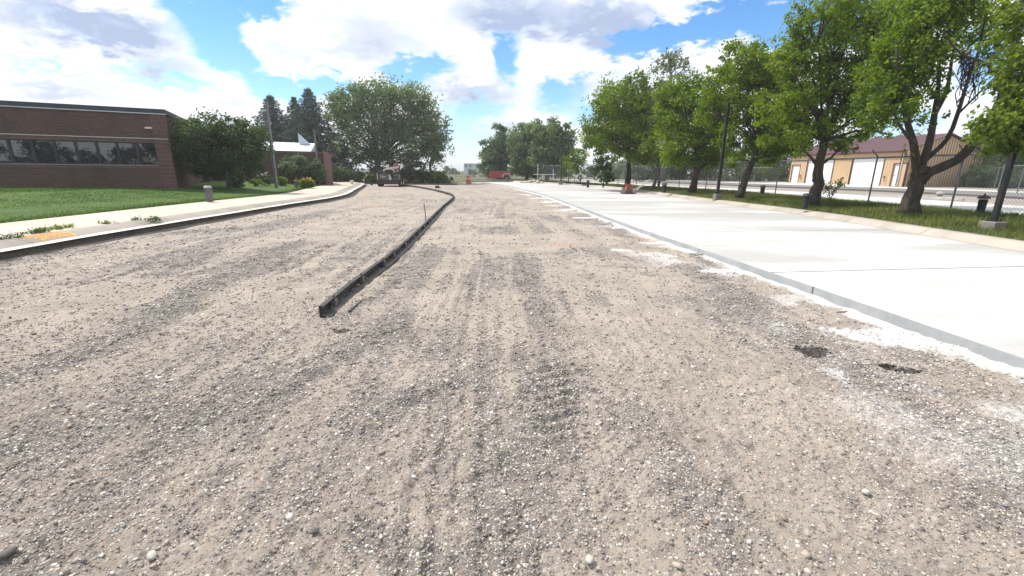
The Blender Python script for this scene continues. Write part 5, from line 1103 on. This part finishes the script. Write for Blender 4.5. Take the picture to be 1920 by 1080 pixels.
b.l(b.ramp(b.noise(gpos, 14, 5, .7), .47, .56), mx.inputs[0]); b.l(tr.outputs[0], mx.inputs[1]); b.l(p.outputs[0], mx.inputs[2]); b.l(mx.outputs[0], out.inputs[0])
k = np.argmin(np.abs(LEFT[:, 1]-9.05)); kk = slice(k-1, k+2)
r0_ = [off_l(.30)[kk], off_l(.42)[kk], off_l(.58)[kk], off_l(.79)[kk]]
strip('paint_mark', [z_(r_, zz) for r_, zz in zip(r0_, (.172, .209, .240, .2475))], m_)

fd = MB(); fdp = [(4.2, 63.5), (33.5, 66.0), (33.5, 75), (6.5, 75)]; fd.add([(*p, .415) for p in fdp]+[(*p, -.1) for p in fdp], [(0, 1, 2, 3), (7, 6, 5, 4), (0, 4, 5, 1), (1, 5, 6, 2), (2, 6, 7, 3), (3, 7, 4, 0)])
tag(fd.build('far_drive', concrete('far_concrete', (.66, .65, .62), (.58, .57, .54), 0)), kind='structure')
# ---------------------------------------------------------------- light, sky, camera
SUN_AZ = (-.92, .30); SUN_EL = R_(57)
sl = bpy.data.lights.new('sun', 'SUN'); sl.energy = 4.4; sl.angle = R_(.53); sl.color = (1, .955, .89)
so = bpy.data.objects.new('sun', sl); COL.objects.link(so)
sa = math.hypot(*SUN_AZ); sd = np.array([SUN_AZ[0]/sa*math.cos(SUN_EL), SUN_AZ[1]/sa*math.cos(SUN_EL), math.sin(SUN_EL)])
from mathutils import Vector
so.rotation_euler = Vector(sd).to_track_quat('Z', 'Y').to_euler(); so.location = (-20, 5, 40)
hz = MB(); hz.bx((-2600, -700, -1.2), (2600, 4100, 24)); hm, hnt, hout = new_mat('dusty_air'); hb = hnt.nodes.new('ShaderNodeVolumePrincipled')
hb.inputs['Color'].default_value = (.93, .94, .96, 1); hb.inputs['Density'].default_value = .0009; hb.inputs['Anisotropy'].default_value = .25; hnt.links.new(hb.outputs[0], hout.inputs['Volume'])
tag(hz.build('haze', hm), kind='stuff')
w = bpy.data.worlds.new('World'); SC.world = w; w.use_nodes = True
nt = w.node_tree; nt.nodes.clear(); b = NB(nt)
out = nt.nodes.new('ShaderNodeOutputWorld'); bg = nt.nodes.new('ShaderNodeBackground'); bg.inputs[1].default_value = .1
sky = b.n('ShaderNodeTexSky'); sky.sky_type = 'NISHITA'; sky.sun_disc = False; sky.sun_elevation = SUN_EL
sky.sun_rotation = math.atan2(sd[0], sd[1]); sky.altitude = 900; sky.air_density = 1.0; sky.dust_density = .3; sky.ozone_density = 2.5
dirv = b.n('ShaderNodeTexCoord').outputs['Generated']
sx = b.n('ShaderNodeSeparateXYZ'); b.l(dirv, sx.inputs[0])
az = b.math('MULTIPLY', b.math('ARCTAN2', sx.outputs[0], sx.outputs[1]), 57.29578)
el = b.math('MULTIPLY', b.math('ARCSINE', sx.outputs[2]), 57.29578)
# cloud deck: noise on a plane high above, so that clouds flatten towards the horizon
zc = b.math('ADD', b.math('MAXIMUM', sx.outputs[2], 0.0), .16)
cv = b.n('ShaderNodeCombineXYZ'); b.l(b.math('DIVIDE', sx.outputs[0], zc), cv.inputs[0]); b.l(b.math('DIVIDE', sx.outputs[1], zc), cv.inputs[1])
big = b.noise(cv.outputs[0], 1.1, 8, .55, .3)
cv2 = b.n('ShaderNodeCombineXYZ'); b.l(b.math('MULTIPLY', az, .055), cv2.inputs[0]); b.l(b.math('MULTIPLY', el, .12), cv2.inputs[1])
puff = b.noise(cv2.outputs[0], 2.0, 8, .58, .4)
puff2 = b.noise(cv2.outputs[0], 6.5, 6, .6, .2)
def azel(px, py):
    d = ray(px, py); l_ = math.sqrt(sum(c*c for c in d)); return math.degrees(math.atan2(d[0], d[1])), math.degrees(math.asin(d[2]/l_))
# wobble of the outlines
waz = b.math('ADD', az, b.math('MULTIPLY', b.math('SUBTRACT', puff, .5), 7)); wel = b.math('ADD', el, b.math('MULTIPLY', b.math('SUBTRACT', puff2, .5), 6))
wv = b.n('ShaderNodeCombineXYZ'); b.l(waz, wv.inputs[0]); b.l(wel, wv.inputs[1])
def vm(op, a, c):
    x = b.n('ShaderNodeVectorMath', operation=op); b.l(a, x.inputs[0]); x.inputs[1].default_value = c; return x.outputs[0]
def total(lst):
    t = None
    for amp, px, py, rx, ry, *_ in lst:
        a0, e0 = azel(px, py); a1, e1 = azel(px+rx, py); a2, e2 = azel(px, py-ry)
        d = vm('MULTIPLY', vm('SUBTRACT', wv.outputs[0], (a0, e0, 0)), (1/max(abs(a1-a0), .5), 1/max(abs(e2-e0), .5), 0))
        ln = b.n('ShaderNodeVectorMath', operation='LENGTH'); b.l(d, ln.inputs[0])
        mr = b.n('ShaderNodeMapRange', interpolation_type='SMOOTHSTEP'); b.l(ln.outputs['Value'], mr.inputs[0])
        for q_, v_ in enumerate((1.7, .1, 0, amp)): mr.inputs[q_+1].default_value = v_
        g = mr.outputs[0]; t = g if t is None else b.math('ADD', t, g)
    return t
GAPS = [(1.0, 375, 40, 50, 60), (1.0, 420, 95, 40, 30), (.7, 400, 10, 60, 30), (1.0, 480, 8, 60, 20), (.8, 455, 125, 40, 30), (.8, 510, 165, 45, 20), (1.0, 545, 175, 60, 22), (.8, 610, 158, 60, 22), (.6, 330, 160, 80, 14), (.5, 250, 130, 80, 10),
        (1.0, 765, 142, 50, 24), (.8, 820, 120, 40, 16), (1.2, 950, 112, 24, 42), (.9, 1030, 185, 30, 30), (.8, 890, 205, 70, 18), (.8, 880, 275, 80, 32), (.7, 1085, 212, 30, 30), (1.0, 1190, 88, 60, 18), (1.1, 1260, 65, 70, 25), (1.2, 1350, 35, 80, 38), (1.3, 1480, 40, 80, 60), (1.0, 1600, 30, 120, 60), (.9, 1690, 232, 70, 35), (.8, 1850, 120, 60, 60), (.6, 1080, 165, 30, 20), (.5, 100, 128, 80, 10), (.6, 860, 235, 40, 20)]
GREY = [(1.0, 110, 40, 150, 46), (1.0, 240, 60, 90, 36), (.7, 330, 128, 60, 26), (.5, 190, 182, 90, 16), (1.0, 1060, 35, 140, 48), (.9, 1160, 60, 90, 40), (.7, 930, 25, 80, 50), (.7, 920, 175, 70, 22), (.6, 720, 85, 110, 34), (.6, 850, 175, 60, 22), (.6, 960, 245, 90, 20), (.5, 1090, 150, 80, 22), (.5, 580, 100, 90, 22), (.5, 60, 160, 90, 16), (.4, 1250, 140, 90, 18), (.4, 640, 30, 100, 24), (.4, 430, 190, 60, 14)]
gaps = total(GAPS); grey = total(GREY)
front = b.ramp(sx.outputs[1], -.1, .25)
cov_f = b.math('SUBTRACT', b.math('ADD', .78, b.math('MULTIPLY', b.math('SUBTRACT', puff2, .5), .9)), b.math('MULTIPLY', gaps, 1.25))
cov_b = b.math('ADD', b.math('MULTIPLY', b.math('SUBTRACT', big, .5), 4.0), .45)
cm = b.n('ShaderNodeMix', data_type='FLOAT'); b.l(front, cm.inputs[0]); b.l(cov_b, cm.inputs[2]); b.l(cov_f, cm.inputs[3])
cov = b.ramp(cm.outputs[0], -.18, .88)
shade = b.math('ADD', b.math('MULTIPLY', b.math('MULTIPLY', grey, front), .82), b.math('MULTIPLY', b.math('SUBTRACT', puff, .47), 1.3), clamp=True)
shade = b.math('MULTIPLY', shade, b.math('ADD', .45, b.math('MULTIPLY', puff2, 1.1)), clamp=True)
ccol = b.mix(shade, (10.2, 10.4, 10.6), (3.9, 4.75, 6.6))
# thin milky air low down
low = b.math('MULTIPLY', b.ramp(b.math('MULTIPLY', el, -1), -9, 0), .45)
hsv = b.n('ShaderNodeHueSaturation'); hsv.inputs['Saturation'].default_value = 1.28; hsv.inputs['Value'].default_value = 1.7
b.l(sky.outputs[0], hsv.inputs['Color'])
blue = b.mix(low, hsv.outputs[0], (5.4, 6.8, 8.8))
b.l(b.mix(cov, blue, ccol), bg.inputs[0]); b.l(bg.outputs[0], out.inputs[0])
cd = bpy.data.cameras.new('camera'); cam = bpy.data.objects.new('camera', cd); COL.objects.link(cam); SC.camera = cam
cd.sensor_width = 36; cd.lens = 36*FPX/1920; cd.clip_start = .05; cd.clip_end = 6000
from mathutils import Matrix
cam.matrix_world = Matrix.Translation((0, 0, EYE)) @ Matrix.Rotation(math.pi/2-PITCH, 4, 'X') @ Matrix.Rotation(ROLL, 4, 'Z')
SC.view_settings.view_transform = 'Standard'; SC.view_settings.look = 'None'; SC.view_settings.exposure = .3; SC.view_settings.gamma = 1
SC.render.engine = 'CYCLES'; SC.cycles.use_denoising = True
SC.cycles.max_bounces = 6; SC.cycles.transparent_max_bounces = 12; SC.cycles.volume_bounces = 0
